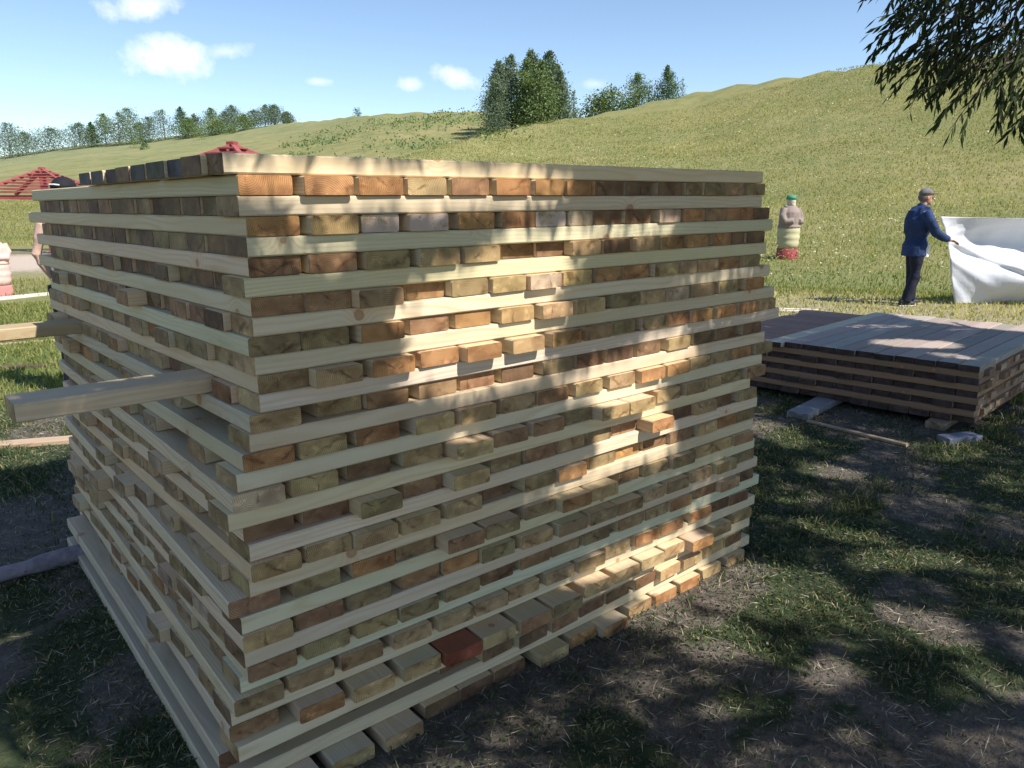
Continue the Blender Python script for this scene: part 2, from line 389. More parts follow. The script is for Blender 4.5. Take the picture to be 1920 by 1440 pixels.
nearg = t.mix(t.mr(D, 6, 11), t.mix(t.mr(n3, .35, .7), (.032, .050, .018), (.075, .090, .038)), t.mix(t.mr(n3, .35, .7), (.10, .16, .035), (.19, .22, .075)))
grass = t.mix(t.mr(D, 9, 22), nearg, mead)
far = t.mr(D, 95, 240, 0, .38); grass = t.mix(far, grass, (.20, .26, .17))  # distance haze mixed into the colour of the far grass
soilc = t.ramp(t.math('ADD', t.math('MULTIPLY', n3, .5), t.math('MULTIPLY', n4, .5)), [(.3, (.066, .056, .048)), (.5, (.130, .110, .090)), (.7, (.24, .205, .165))])
dryc = t.mix(t.mr(n3, .35, .65), (.29, .235, .15), (.40, .335, .235))
c = t.mix(t.mr(t.math('ADD', t.attr('soil', 'Fac'), t.math('MULTIPLY', t.math('SUBTRACT', n3, .5), .8)), .3, .6), grass, soilc)
c = t.mix(t.mr(t.math('ADD', t.attr('dry', 'Fac'), t.math('MULTIPLY', t.math('SUBTRACT', n3, .5), .5)), .2, .7, 0, .8), c, dryc)
c = t.mix(t.mr(t.math('ADD', t.attr('sand', 'Fac'), t.math('MULTIPLY', t.math('SUBTRACT', n2, .5), .7)), .5, .8, 0, .9), c, (.52, .42, .34))
hh = t.math('ADD', t.math('MULTIPLY', n3, .6), t.math('MULTIPLY', n4, .4))
t.bump(hh, 1.0, .05)
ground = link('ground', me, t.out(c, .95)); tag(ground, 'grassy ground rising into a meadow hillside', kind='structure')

# ---------------------------------------------------------------- sawn beams
BW, BH, PITCHZ = .142, .0486, .05
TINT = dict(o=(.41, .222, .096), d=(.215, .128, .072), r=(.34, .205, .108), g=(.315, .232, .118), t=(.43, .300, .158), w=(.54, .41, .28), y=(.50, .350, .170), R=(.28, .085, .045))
CNAME = dict(o='orange-brown', d='dark brown', r='reddish-brown', g='olive', t='tan', w='pale pinkish', y='yellowish', R='red-stained')
SIDES = [(.71, .57, .38), (.68, .56, .39), (.66, .56, .39), (.72, .56, .38), (.67, .53, .34), (.69, .57, .41)]
def jit(c, a=.12):
    k = 1+random.uniform(-a, a); return tuple(min(.9, max(.01, v*k*(1+random.uniform(-.05, .05)))) for v in c)
def beam_arrays(L, w, h, side, end, seed, paint=0.0, bow=0.0, ch=.004):
    """a sawn beam along local x, base on z = 0; returns verts, quads, ngon-free faces, attributes, material index"""
    pr = np.array([(-w/2+ch, 0), (w/2-ch, 0), (w/2, ch), (w/2, h-ch), (w/2-ch, h), (-w/2+ch, h), (-w/2, h-ch), (-w/2, ch)])
    xs = [-L/2, -L/2+.002, -L/4, 0, L/4, L/2-.002, L/2]; V = []
    for i, x in enumerate(xs):
        k = .985 if i in (0, 6) else 1
        b = bow*(1-(2*x/L)**2)
        for y, z in pr: V.append((x, y*k+b, h/2+(z-h/2)*k))
    F = []; mi = []
    for i in range(6):
        for j in range(8): F.append((i*8+j, i*8+(j+1) % 8, i*8+8+(j+1) % 8, i*8+8+j)); mi.append(1 if i in (0, 5) else 0)
    for base, rev in ((0, True), (48, False)):
        for q in ((0, 1, 2, 7), (7, 2, 3, 6), (6, 3, 4, 5)):
            q = tuple(base+k for k in q); F.append(q[::-1] if rev else q); mi.append(1)
    V = np.array(V); n = len(V)
    loc = V.copy(); loc[:, 2] -= h/2
    tint = np.zeros((n, 4)); tint[:, 3] = 1
    # separate the end vertices so the end tint does not run along the side
    E_ids = [k for k in range(n)]
    F = np.array(F); mi = np.array(mi)
    V2 = []; F2 = []; A2 = []; cache = {}
    for f, m_ in zip(F, mi):
        nf = []
        for vtx in f:
            key = (vtx, m_)
            if key not in cache:
                cache[key] = len(V2); V2.append(V[vtx]); A2.append((loc[vtx], (*(end if m_ else side), 1)))
            nf.append(cache[key])
        F2.append(nf)
    V2 = np.array(V2); n = len(V2)
    return V2, np.array(F2), mi, dict(loc=np.array([a for a, _ in A2]), tint=np.array([b for _, b in A2]), seed=np.full(n, seed), paint=np.full(n, paint))
def beam_obj(name, bm):
    V, F, mi, A = beam_arrays(bm['L'], bm.get('w', BW), bm.get('h', BH), bm['side'], bm['end'], bm['seed'], bm.get('paint', 0), bm.get('bow', 0))
    me = npmesh(name, V, F, None, {'loc': ('FLOAT_VECTOR', A['loc']), 'tint': ('FLOAT_COLOR', A['tint']), 'seed': ('FLOAT', A['seed']), 'paint': ('FLOAT', A['paint'])}, matidx=mi)
    return link(name, me, bm.get('mats', [M_SIDE, M_END]), None, bm['loc'], (bm.get('rx', 0), 0, bm['rz']))
def mass(name, bms, mats):
    Vs, Fs, Ms, n = [], [], [], 0; AA = dict(loc=[], tint=[], seed=[], paint=[])
    for b in bms:
        V, F, mi, A = beam_arrays(b['L'], b.get('w', BW), b.get('h', BH), b['side'], b['end'], b['seed'], 0, b.get('bow', 0))
        c, s_ = math.cos(b['rz']), math.sin(b['rz'])
        W_ = V.copy(); W_[:, 0] = V[:, 0]*c-V[:, 1]*s_; W_[:, 1] = V[:, 0]*s_+V[:, 1]*c; W_ += np.array(b['loc'])
        Vs.append(W_); Fs.append(F+n); Ms.append(mi); n += len(V)
        for k in AA: AA[k].append(A[k])
    me = npmesh(name, np.vstack(Vs), np.vstack(Fs), None, {'loc': ('FLOAT_VECTOR', np.vstack(AA['loc'])), 'tint': ('FLOAT_COLOR', np.vstack(AA['tint'])), 'seed': ('FLOAT', np.concatenate(AA['seed'])), 'paint': ('FLOAT', np.concatenate(AA['paint']))}, matidx=np.concatenate(Ms))
    return link(name, me, mats)

# the ends that face the sun: for each odd layer, (left px, right px, how far it juts in cm, colour) read off the photograph
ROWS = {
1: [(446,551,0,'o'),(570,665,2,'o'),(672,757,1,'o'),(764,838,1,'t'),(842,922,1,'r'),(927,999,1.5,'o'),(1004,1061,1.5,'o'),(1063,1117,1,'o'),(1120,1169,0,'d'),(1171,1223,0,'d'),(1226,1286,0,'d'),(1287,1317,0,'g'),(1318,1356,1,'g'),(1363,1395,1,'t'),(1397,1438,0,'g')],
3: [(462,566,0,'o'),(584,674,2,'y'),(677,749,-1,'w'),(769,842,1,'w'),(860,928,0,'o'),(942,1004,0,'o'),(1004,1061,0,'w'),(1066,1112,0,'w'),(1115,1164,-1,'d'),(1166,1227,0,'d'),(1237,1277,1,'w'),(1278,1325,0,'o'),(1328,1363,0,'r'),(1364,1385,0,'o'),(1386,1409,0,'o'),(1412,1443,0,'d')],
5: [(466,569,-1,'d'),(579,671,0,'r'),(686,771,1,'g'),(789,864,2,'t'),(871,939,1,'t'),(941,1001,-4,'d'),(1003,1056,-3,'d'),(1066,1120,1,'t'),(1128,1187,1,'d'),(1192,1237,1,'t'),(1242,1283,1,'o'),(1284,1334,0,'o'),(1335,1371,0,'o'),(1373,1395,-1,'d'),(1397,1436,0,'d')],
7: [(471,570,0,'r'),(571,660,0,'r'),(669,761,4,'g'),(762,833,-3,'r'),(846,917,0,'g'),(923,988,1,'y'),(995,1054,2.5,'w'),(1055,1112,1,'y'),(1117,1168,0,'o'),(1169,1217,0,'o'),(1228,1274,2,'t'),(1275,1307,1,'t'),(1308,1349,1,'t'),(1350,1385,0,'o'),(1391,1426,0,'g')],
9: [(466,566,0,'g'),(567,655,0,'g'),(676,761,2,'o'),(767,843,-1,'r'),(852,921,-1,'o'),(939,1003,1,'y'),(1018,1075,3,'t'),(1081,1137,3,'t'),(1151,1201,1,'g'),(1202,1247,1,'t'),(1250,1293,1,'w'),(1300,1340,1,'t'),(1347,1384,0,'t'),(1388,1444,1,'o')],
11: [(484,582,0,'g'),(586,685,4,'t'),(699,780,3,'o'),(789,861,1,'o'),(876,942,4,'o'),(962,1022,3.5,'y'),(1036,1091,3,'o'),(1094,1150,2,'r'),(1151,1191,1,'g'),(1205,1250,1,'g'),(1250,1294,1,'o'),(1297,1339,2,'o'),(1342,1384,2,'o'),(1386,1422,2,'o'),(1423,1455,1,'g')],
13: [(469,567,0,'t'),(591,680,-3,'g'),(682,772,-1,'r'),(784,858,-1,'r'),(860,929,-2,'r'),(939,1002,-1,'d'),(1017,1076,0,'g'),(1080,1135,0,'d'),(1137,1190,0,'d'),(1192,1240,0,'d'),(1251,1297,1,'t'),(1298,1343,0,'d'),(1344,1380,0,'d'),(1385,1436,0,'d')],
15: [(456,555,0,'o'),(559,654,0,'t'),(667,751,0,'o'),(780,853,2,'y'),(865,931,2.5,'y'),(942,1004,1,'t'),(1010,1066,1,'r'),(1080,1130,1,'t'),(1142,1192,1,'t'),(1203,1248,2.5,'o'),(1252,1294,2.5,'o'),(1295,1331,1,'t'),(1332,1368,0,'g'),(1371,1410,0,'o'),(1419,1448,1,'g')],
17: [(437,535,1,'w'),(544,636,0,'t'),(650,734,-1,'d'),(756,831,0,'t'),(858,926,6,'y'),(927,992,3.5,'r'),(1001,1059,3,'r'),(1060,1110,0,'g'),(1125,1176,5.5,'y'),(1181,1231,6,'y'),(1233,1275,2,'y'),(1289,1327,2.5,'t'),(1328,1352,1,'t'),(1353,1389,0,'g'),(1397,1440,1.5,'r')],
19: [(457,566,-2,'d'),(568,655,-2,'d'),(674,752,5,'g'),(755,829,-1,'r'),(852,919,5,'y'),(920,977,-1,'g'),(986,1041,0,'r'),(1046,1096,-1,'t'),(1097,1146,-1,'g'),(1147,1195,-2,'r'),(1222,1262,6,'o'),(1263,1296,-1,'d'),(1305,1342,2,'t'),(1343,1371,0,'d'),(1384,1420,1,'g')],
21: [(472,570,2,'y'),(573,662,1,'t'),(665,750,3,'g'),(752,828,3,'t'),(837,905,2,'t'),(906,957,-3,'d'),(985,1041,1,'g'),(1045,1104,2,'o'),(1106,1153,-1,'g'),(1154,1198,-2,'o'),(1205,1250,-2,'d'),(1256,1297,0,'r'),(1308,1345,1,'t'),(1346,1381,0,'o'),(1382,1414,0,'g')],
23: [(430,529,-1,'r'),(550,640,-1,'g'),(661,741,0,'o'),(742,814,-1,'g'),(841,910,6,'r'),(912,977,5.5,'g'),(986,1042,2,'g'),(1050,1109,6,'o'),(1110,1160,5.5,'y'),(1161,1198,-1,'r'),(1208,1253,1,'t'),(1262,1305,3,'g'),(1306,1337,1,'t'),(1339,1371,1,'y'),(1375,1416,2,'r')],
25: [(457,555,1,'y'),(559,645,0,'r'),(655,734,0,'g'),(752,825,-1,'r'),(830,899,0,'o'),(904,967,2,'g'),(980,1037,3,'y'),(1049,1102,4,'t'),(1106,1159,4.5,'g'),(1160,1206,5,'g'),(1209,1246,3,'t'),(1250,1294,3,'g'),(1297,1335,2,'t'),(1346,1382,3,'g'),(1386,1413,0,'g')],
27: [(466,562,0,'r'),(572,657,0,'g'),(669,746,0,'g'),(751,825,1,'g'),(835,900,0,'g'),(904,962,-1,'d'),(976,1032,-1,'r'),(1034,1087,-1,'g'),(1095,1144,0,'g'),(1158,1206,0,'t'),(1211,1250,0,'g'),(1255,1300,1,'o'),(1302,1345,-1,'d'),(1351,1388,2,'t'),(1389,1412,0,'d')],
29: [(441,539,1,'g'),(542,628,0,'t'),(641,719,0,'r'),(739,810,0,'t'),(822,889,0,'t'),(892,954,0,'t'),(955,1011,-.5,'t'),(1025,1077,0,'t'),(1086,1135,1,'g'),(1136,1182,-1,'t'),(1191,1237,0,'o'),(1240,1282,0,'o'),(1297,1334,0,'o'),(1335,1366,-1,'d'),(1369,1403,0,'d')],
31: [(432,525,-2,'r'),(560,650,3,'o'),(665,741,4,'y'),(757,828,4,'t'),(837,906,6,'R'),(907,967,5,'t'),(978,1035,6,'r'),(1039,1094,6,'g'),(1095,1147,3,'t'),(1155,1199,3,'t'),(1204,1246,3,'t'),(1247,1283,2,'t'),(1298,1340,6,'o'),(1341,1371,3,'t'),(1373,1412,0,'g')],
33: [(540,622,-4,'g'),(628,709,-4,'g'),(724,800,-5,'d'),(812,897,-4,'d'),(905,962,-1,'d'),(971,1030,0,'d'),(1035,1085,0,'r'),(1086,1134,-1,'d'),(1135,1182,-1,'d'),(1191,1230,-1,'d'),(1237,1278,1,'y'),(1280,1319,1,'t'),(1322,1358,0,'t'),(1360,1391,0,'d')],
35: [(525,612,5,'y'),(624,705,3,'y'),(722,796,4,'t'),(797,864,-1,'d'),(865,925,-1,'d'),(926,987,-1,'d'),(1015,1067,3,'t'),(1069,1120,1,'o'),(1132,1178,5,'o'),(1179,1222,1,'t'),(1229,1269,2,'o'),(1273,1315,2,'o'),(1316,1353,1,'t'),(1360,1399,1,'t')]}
NEARX = {0:417,1:446,2:446,3:462,4:462,5:466,6:457,7:470,8:473,9:466,10:477,11:483,12:486,13:468,14:467,15:455,16:443,17:433,18:427,19:445,20:467,21:473,22:467,23:430,24:452,25:457,26:458,27:462,28:450,29:442,30:433,31:432,32:447,33:405,34:440,35:380}
RIGHTX = {0:1430,2:1428,4:1448,6:1436,8:1442,10:1451,12:1460,14:1433,16:1428,18:1406,20:1419,22:1411,24:1414,26:1420,28:1410,30:1398,32:1397,34:1391}
YNEAR = {28:.045, 29:.03, 30:.06, 31:.04, 32:.03, 33:.06, 34:.05}
ZL = lambda k: 1.8-PITCHZ*(k+1)                       # underside of layer k
beams = []                                            # every beam of the big stack
def addb(**k): k['seed'] = random.random()*50; beams.append(k); return k
ORD = ['first', 'second', 'third', 'fourth', 'fifth', 'sixth', 'seventh', 'eighth', 'ninth', 'tenth', 'eleventh', 'twelfth', 'thirteenth', 'fourteenth', 'fifteenth', 'sixteenth', 'seventeenth', 'eighteenth']
def side_tint():
    return jit(random.choice(SIDES), .07)
leftX = {}
FARPX = {1:60, 3:50, 5:70, 7:74, 9:95, 11:94}
for k in range(1, 36, 2):
    zc = ZL(k)+BH/2; prev = -9; row = ROWS[k]; n = 0
    y0 = YNEAR.get(k, 0.0)
    for i, (xl, xr, p, c) in enumerate(row):
        yb = y0*max(0, 1-i/5)-p/100
        a = onplane(xl, 0, 1, yb); 
        # px -> X on the vertical plane y = yb at this height: a two step solve along the picture column
        def solve(px):
            X = 1.0
            for _ in range(12):
                q, _, _ = proj((X, yb, zc)); q2, _, _ = proj((X+.01, yb, zc)); X += (px-q)/((q2-q)/.01)
            return X
        Xc = (solve(xl)+solve(xr))/2
        if i == 0: Xc = solve(xl)+BW/2
        wdt = min(BW, max(.095, solve(xr)-solve(xl))) if i else BW
        x0 = max(Xc-wdt/2, prev+.001); prev = x0+wdt
        if i == 0: leftX[k] = x0
        far = 2.36+random.uniform(-.05, .06)
        sh = (.012-leftX[k])
        if i == 0 and k in FARPX:
            Y = 2.3
            for _ in range(12):
                q, _, _ = proj((.012, Y, zc)); q2, _, _ = proj((.012, Y+.01, zc)); Y += (FARPX[k]-q)/((q2-q)/.01)
            far = min(max(Y, 2.1), 2.55)
        L = far-yb
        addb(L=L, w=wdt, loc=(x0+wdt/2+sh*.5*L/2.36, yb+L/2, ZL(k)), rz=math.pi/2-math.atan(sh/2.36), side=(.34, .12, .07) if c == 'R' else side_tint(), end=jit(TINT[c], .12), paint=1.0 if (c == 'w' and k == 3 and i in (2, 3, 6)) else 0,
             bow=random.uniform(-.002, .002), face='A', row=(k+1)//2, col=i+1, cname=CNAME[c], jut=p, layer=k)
# two outer beams low on the shaded side that stick out to the left
for k, x0 in ((33, -.118), (35, -.130)):
    addb(L=2.22, w=.142, loc=(x0+.071+.032, .10+1.11, ZL(k)), rz=math.pi/2-.027, side=(.63, .52, .37), end=jit(TINT['d']), bow=-.003, face='A', row=(k+1)//2, col=0, cname='pale', jut=0, layer=k)
# beams that run along the sunny side; the front one of every even layer shows its whole length
topY = [417, 375, 338, 306, 267, 241, 216, 192, 168, 148]
for k in range(0, 36, 2):
    zc = ZL(k)+BH/2; yb = YNEAR.get(k, 0.0) if k != 32 else .03
    def solve2(px):
        X = 1.0
        for _ in range(12):
            q, _, _ = proj((X, yb, zc)); q2, _, _ = proj((X+.01, yb, zc)); X += (px-q)/((q2-q)/.01)
        return X
    xa, xb = solve2(NEARX[k]), solve2(RIGHTX[k]); L = xb-xa
    yr = -.002 if k < 26 else yb*.15
    rz = math.atan2(yr-yb, L)
    pale = [(.80,.66,.45),(.78,.65,.44),(.75,.64,.45),(.77,.63,.43),(.79,.66,.48),(.75,.62,.43),(.73,.66,.49),(.78,.63,.44)][(k//2) % 8]
    addb(L=L, loc=((xa+xb)/2, (yb+yr)/2+BW/2, ZL(k)), rz=rz, side=jit(pale, .05), end=jit(random.choice([TINT['g'], TINT['d'], TINT['t']])), bow=random.uniform(-.007, .004), face='B', row=k//2+1, col=1, cname='pale', jut=0, layer=k)
    if k == 0:
        prevy = yb+BW+.002
        for i, px in enumerate(topY[1:]):
            Y = .5
            for _ in range(12):
                q, _, _ = proj((-.01, Y, zc)); q2, _, _ = proj((-.01, Y+.01, zc)); Y += (px-q)/((q2-q)/.01)
            wd = Y-prevy; x0 = [.02, .0, .01, .0, .005, .0, .01, .0, .0][i] - .01
            if i == 2: prevy += .0
            addb(L=2.43-x0, w=min(wd-.003, .155), loc=(x0+(2.43-x0)/2, prevy+min(wd-.003, .155)/2, ZL(0)+random.choice([0, .0, .0])), rz=0, h=BH-.001*i, side=side_tint(), end=jit([TINT['d'], TINT['d'], (.08,.075,.085), (.09,.08,.05), (.09,.085,.08), TINT['d'], (.07,.05,.05), (.09,.08,.08), (.1,.09,.1)][i]),
                 face='B', row=1, col=i+2, cname='dark brown', jut=0, layer=0)
            prevy = Y
        continue
    y = yb+BW+.003; i = 1
    cols = 'ddgtdrdgtddgtrgd'
    while y < 2.36-.13:
        w = BW-random.uniform(0, .004)
        base = (leftX.get(k-1, 0)+leftX.get(k+1, leftX.get(k-1, 0)))/2*(1-y/2.36)+.012*y/2.36+(.006 if k < 12 else .010)
        x0 = base+random.uniform(-.022, .022)*(1 if k >= 6 else .35)
        if random.random() < .12 and k > 6: x0 -= random.uniform(.02, .05)
        if k == 14 and i in (1, 2, 3): x0 = .34
        if k == 16 and i in (1, 2): x0 = .09-.05*i
        if k == 16 and i in (3, 4): x0 = .13
        if k == 20 and i == 2: x0 = .10
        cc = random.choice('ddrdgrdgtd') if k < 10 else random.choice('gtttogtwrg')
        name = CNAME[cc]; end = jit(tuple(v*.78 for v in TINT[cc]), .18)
        stray = None
        if k == 12 and i == 2: x0 = -.447; stray = 'near'; end = jit(TINT['t']); 
        if k == 12 and i == 12: x0 = -.75; stray = 'far'; end = jit(TINT['t'])
        far = 2.45+random.uniform(-.04, .05)
        if stray: far = x0+2.45; 
        sd_ = side_tint() if stray != 'far' else (.46, .36, .22)
        addb(L=far-x0, w=w, loc=((far+x0)/2, y+w/2+(.03 if stray == 'near' else 0), ZL(k)), rz=0, side=sd_, end=end, bow=random.uniform(-.002, .002), face='B', row=k//2+1, col=i+1, cname=name, jut=0, layer=k, stray=stray)
        y += w+random.uniform(.001, .007)+(.03 if stray == 'near' else 0); i += 1
# the beams that show largest in the photograph stay things of their own
def face_area(b):
    x, y, z = b['loc']; w = b.get('w', BW); h = BH
    if b['face'] == 'A':
        ye = y-b['L']/2; pts = [(x-w/2, ye, z), (x+w/2, ye, z), (x+w/2, ye, z+h), (x-w/2, ye, z+h)]
    else:
        xe = x-b['L']/2*math.cos(b['rz']); pts = [(xe, y-w/2, z), (xe, y+w/2, z), (xe, y+w/2, z+h), (xe, y-w/2, z+h)]
    P = [proj(p)[:2] for p in pts]
    A = abs(sum(P[i][0]*P[(i+1) % 4][1]-P[(i+1) % 4][0]*P[i][1] for i in range(4)))/2
    if b['col'] <= 1 or b.get('stray'): A += 9000
    if any(p[1] > 1440 for p in P): A *= .6
    return A
beams.sort(key=face_area, reverse=True)
GA = 'sawn pine beams of the tall stack'
def jutword(b):
    return 'jutting ' if b['jut'] >= 4.5 else ('recessed ' if b['jut'] <= -2 else '')
for b in beams[:300]:
    o = beam_obj('timber_beam', b)
    if b['face'] == 'A' and b['col'] == 0:
        lab = 'pale sawn beam lying outermost at the foot of the shaded side, ' + ('upper' if b['layer'] == 33 else 'lowest') + ' of two'
    elif b['face'] == 'A':
        lab = f"{jutword(b)}{b['cname']} beam end {ORD[b['col']-1]} from the near corner, {ORD[b['row']-1]} row down, sunny face"
    elif b.get('stray') == 'near': lab = 'pale beam sticking far out of the shaded face beside the near corner'
    elif b.get('stray') == 'far': lab = 'pale beam sticking out leftward at the far end of the shaded face'
    elif b['col'] == 1:
        lab = f"pale beam lying lengthwise along the sunny face, {ORD[b['row']-1]} lengthwise beam from the top"
    else:
        lab = f"{b['cname']} beam end {ORD[b['col']-1]} from the near corner, {ORD[b['row']-1]} row down, shaded face"
    tag(o, lab, 'wooden beam', GA, 'thing')
tag(mass('stacked_lumber', beams[300:], [M_SIDE, M_END]), 'smaller showing beams that fill the shaded face of the tall stack', 'lumber', kind='stuff')

# ---------------------------------------------------------------- the low stack of weathered boards
LS = np.array([5.44, .06]); LR = R(4.0); cl, sl_ = math.cos(LR), math.sin(LR)
def ls(u, v): return (LS[0]+u*cl-v*sl_, LS[1]+u*sl_+v*cl)
H2 = .0475; Z0 = .056; n2 = 9
GB = 'weathered boards of the low stack'
OS = [(.30, .20, .13), (.34, .23, .15), (.28, .18, .13), (.36, .25, .17), (.38, .26, .16)]
for k in range(n2):                        # from the bottom up; even layers run away from the tall stack, the top one is k = 8
    z = Z0+k*.0488; along = (k % 2 == 0); lev = n2-k
    m = 11 if k == n2-1 else 16
    for i in range(m):
        w = .1435; c0 = .0745+i*.1505
        j0 = random.uniform(-.02, .03); L = 2.42+random.uniform(-.05, .05)
        sdt = jit(random.choice(OS), .12); en = jit(random.choice([(.07, .05, .045), (.09, .06, .045), (.11, .075, .055)]), .2)
        if along:
            if k == n2-1:
                j0 = random.uniform(-.015, .02); sdt = jit((.41, .35, .315), .24)
                if i == m-1: sdt = (.62, .55, .43); j0 = -.06
            x, y = ls(j0+L/2, c0); rz = LR
            en = jit((.075, .055, .055), .2)  # shade of the front face is put into these dark end tints
        else:
            if k == 7: sdt = jit((.33, .20, .16), .12)
            j0 = random.uniform(-.03, .01); x, y = ls(c0, j0+L/2); rz = LR+math.pi/2
            en = jit(random.choice([(.42, .29, .18), (.50, .36, .24), (.30, .18, .10)]), .15)  # sunlight on the side face is put into these lighter end tints
            if i == 0: sdt = jit((.34, .22, .14), .1)
        if along: pos = f"{ORD[i]} from the sunny side"
        else: pos = f"{ORD[i]} from the front"
        o = beam_obj('weathered_board', dict(L=L, w=w, loc=(x, y, z), rz=rz, h=H2-(random.uniform(0, .003) if k == 8 else 0), side=sdt, end=en, seed=random.random()*40, mats=[M_OSIDE, M_OEND]))
        col_ = 'pale' if (k == 8 and i == m-1) else ('grey-brown' if k == 8 else ('reddish-brown' if k == 7 else 'brown'))
        run = 'pointing at the tall stack' if along else 'running crossways'
        tag(o, f"{col_} board of the low stack, {ORD[lev-1]} layer down, {pos}", 'wooden board', GB)
def small_beam(name, a, b, w, h, z, side, label, cat, end=None, mats=None, group=None):
    a = np.array(a); b = np.array(b); d = b-a; L = float(np.hypot(*d))
    o = beam_obj(name, dict(L=L, w=w, h=h, loc=((a[0]+b[0])/2, (a[1]+b[1])/2, z), rz=math.atan2(d[1], d[0]), side=side, end=end or side, seed=random.random()*40, mats=mats or [M_OSIDE, M_OEND]))
    return tag(o, label, cat, group, 'thing')
small_beam('support_beam', (4.80, 1.10), ls(1.6, 1.2), .17, .054, 0, (.30, .31, .35), 'bluish-grey beam end sticking out under the left of the low stack', 'wooden beam')
small_beam('support_beam', ls(-.12, .22), ls(2.3, .26), .14, .054, 0, (.34, .26, .18), 'brown beam end under the near corner of the low stack', 'wooden beam')
small_beam('wood_block', (4.98, .09), (5.24, -.03), .12, .05, 0, (.20, .22, .30), 'bluish block of wood on the grass at the near corner of the low stack', 'wood block')
small_beam('wood_lath', (4.76, .99), (4.71, .22), .035, .022, .004, (.42, .33, .23), 'long pale lath lying on the shaded grass in front of the low stack', 'lath')
for i, (a, b) in enumerate([((10.2, 4.75), (10.62, 4.05)), ((9.95, 4.72), (10.45, 3.95)), ((8.6, 3.75), (9.2, 3.3))]):
    small_beam('wood_lath', a, b, .07, .03, .004, (.78, .72, .62), ['white lath lying beyond the low stack, farthest of three', 'white lath lying beyond the low stack, middle of three', 'pale lath close behind the low stack, nearest of three'][i], 'lath')
small_beam('wood_lath', (2.90, .06), (2.84, -.26), .012, .008, .003, (.05, .035, .03), 'thin dark stick on the shaded ground right of the tall stack', 'stick')
small_beam('wooden_plank', (-.62, 4.75), (.55, 4.2), .12, .035, .0, (.48, .36, .26), 'worn brown plank lying in the grass left of the tall stack', 'plank')
small_beam('wooden_plank', (-1.2, 8.6), (.85, 7.45), .10, .03, .0, (.13, .09, .07), 'thin dark plank lying in the grass farther left', 'plank')
small_beam('wooden_plank', (-1.6, 6.05), (.02, 5.28), .12, .045, .0, (.62, .52, .42), 'pale plank on the grass at the left edge, under the jutting beams', 'plank')
small_beam('wooden_plank', (-1.5, 9.9), (1.3, 9.2), .06, .025, .0, (.42, .33, .24), 'narrow tan plank beyond the dark plank on the left grass', 'plank')
small_beam('white_board', (-1.2, 14.2), (2.7, 15.3), .22, .05, .0, (.66, .62, .56), 'long whitish board lying across the sunlit grass at the left', 'board')

# peeled log under the shaded side
lg = MB(); pts = []; rad = []
for i in range(26):
    s_ = i/25; x = -1.7+s_*1.78; y = 2.16-.09*s_ + .02*math.sin(s_*9); pts.append((x, y, .040+.006*math.sin(s_*14))); rad.append(.040+.006*math.sin(s_*23)+.003*math.sin(s_*61))
lg.tube(pts, rad, 14)
tag(lg.build('peeled_log', plain('grey_bark', (.25, .22, .25), .85, .4, 22, .8), smooth=True), 'grey-violet peeled log lying against the foot of the tall stack', 'log')

# ---------------------------------------------------------------- leaves, blades and other small foliage as single meshes
def quads_from(C, A, B, w, l):
    """leaf shaped quads: centre C, axis A (length l), side B (width w)"""
    w = np.asarray(w).reshape(-1, 1); l = np.asarray(l).reshape(-1, 1)
    V = np.stack([C-A*l/2, C+B*w/2, C+A*l/2, C-B*w/2], 1).reshape(-1, 3)
    return V, np.arange(len(C)*4).reshape(-1, 4)
def unit(v): return v/np.maximum(np.linalg.norm(v, axis=-1, keepdims=True), 1e-9)
def rand_dirs(n): return unit(rng.normal(size=(n, 3)))
def leaf_mesh(name, C, A, w, l, var):
    B = unit(np.cross(A, rand_dirs(len(C)))); V, F = quads_from(C, A, B, w, l)
    return npmesh(name, V, F, None, {'var': ('FLOAT', np.repeat(var, 4))})

# ---- the willow whose crown shades the near ground (its trunk stands outside the frame, behind the camera)
LIT = [(930,470,520,190,-.05,.26),(760,420,330,120,0,.34),(700,340,330,66,.04,1),(1100,440,170,32,-.08,1),(940,520,140,40,0,1),(560,470,120,40,0,.6),(880,600,165,55,0,1),(880,700,150,55,-.1,.9),(1330,600,140,16,-.2,.75),(1330,520,95,22,-.1,.6),(870,835,50,30,0,.9),
 (1170,700,140,45,-.3,.75),(1190,800,70,60,0,.9),(1120,885,140,30,-.35,.95),(1260,880,60,60,0,.5),(1180,1045,120,36,-.45,1),(1320,930,30,80,.2,.55),(1260,1070,70,24,-.5,.9),(1150,1150,40,18,-.4,.8),(1370,1000,25,40,0,.5),
 (1420,1105,150,42,.1,1),(1560,1265,55,28,0,1),(1350,1195,70,34,.2,.9),(1700,1050,100,18,0,.8),(1590,1005,90,12,.2,.6),(1460,815,50,18,.3,.8),(1560,885,60,12,.1,.7),(1700,1175,130,32,.25,.6),(1860,1290,70,26,.3,.6),(1380,1330,60,20,0,.5),(1230,1145,60,30,-.3,.7),(1640,1340,60,16,.2,.4),
 (1850,606,150,9,.1,1),(1720,645,75,7,.05,.9),(1790,668,50,4,.1,.6),(1640,612,60,3,0,.5),(620,470,190,100,0,.3),(1900,905,60,14,.1,.5),(1780,850,60,14,0,.5),
 (70,775,80,60,.1,1),(40,700,130,90,0,1),(60,850,60,14,0,.5),(30,885,50,9,0,.4),(75,760,75,55,0,1),(60,790,95,40,0,1)]
def litw(px, py):
    m = np.zeros_like(px)
    for cx, cy, rx, ry, a, wt in LIT:
        dx = px-cx; dy = py-cy; u = dx*math.cos(a)+dy*math.sin(a); v = -dx*math.sin(a)+dy*math.cos(a)
        q = (u/rx)**2+(v/ry)**2; m = np.maximum(m, wt*np.clip((1.75-q)/.6, 0, 1))
    return m
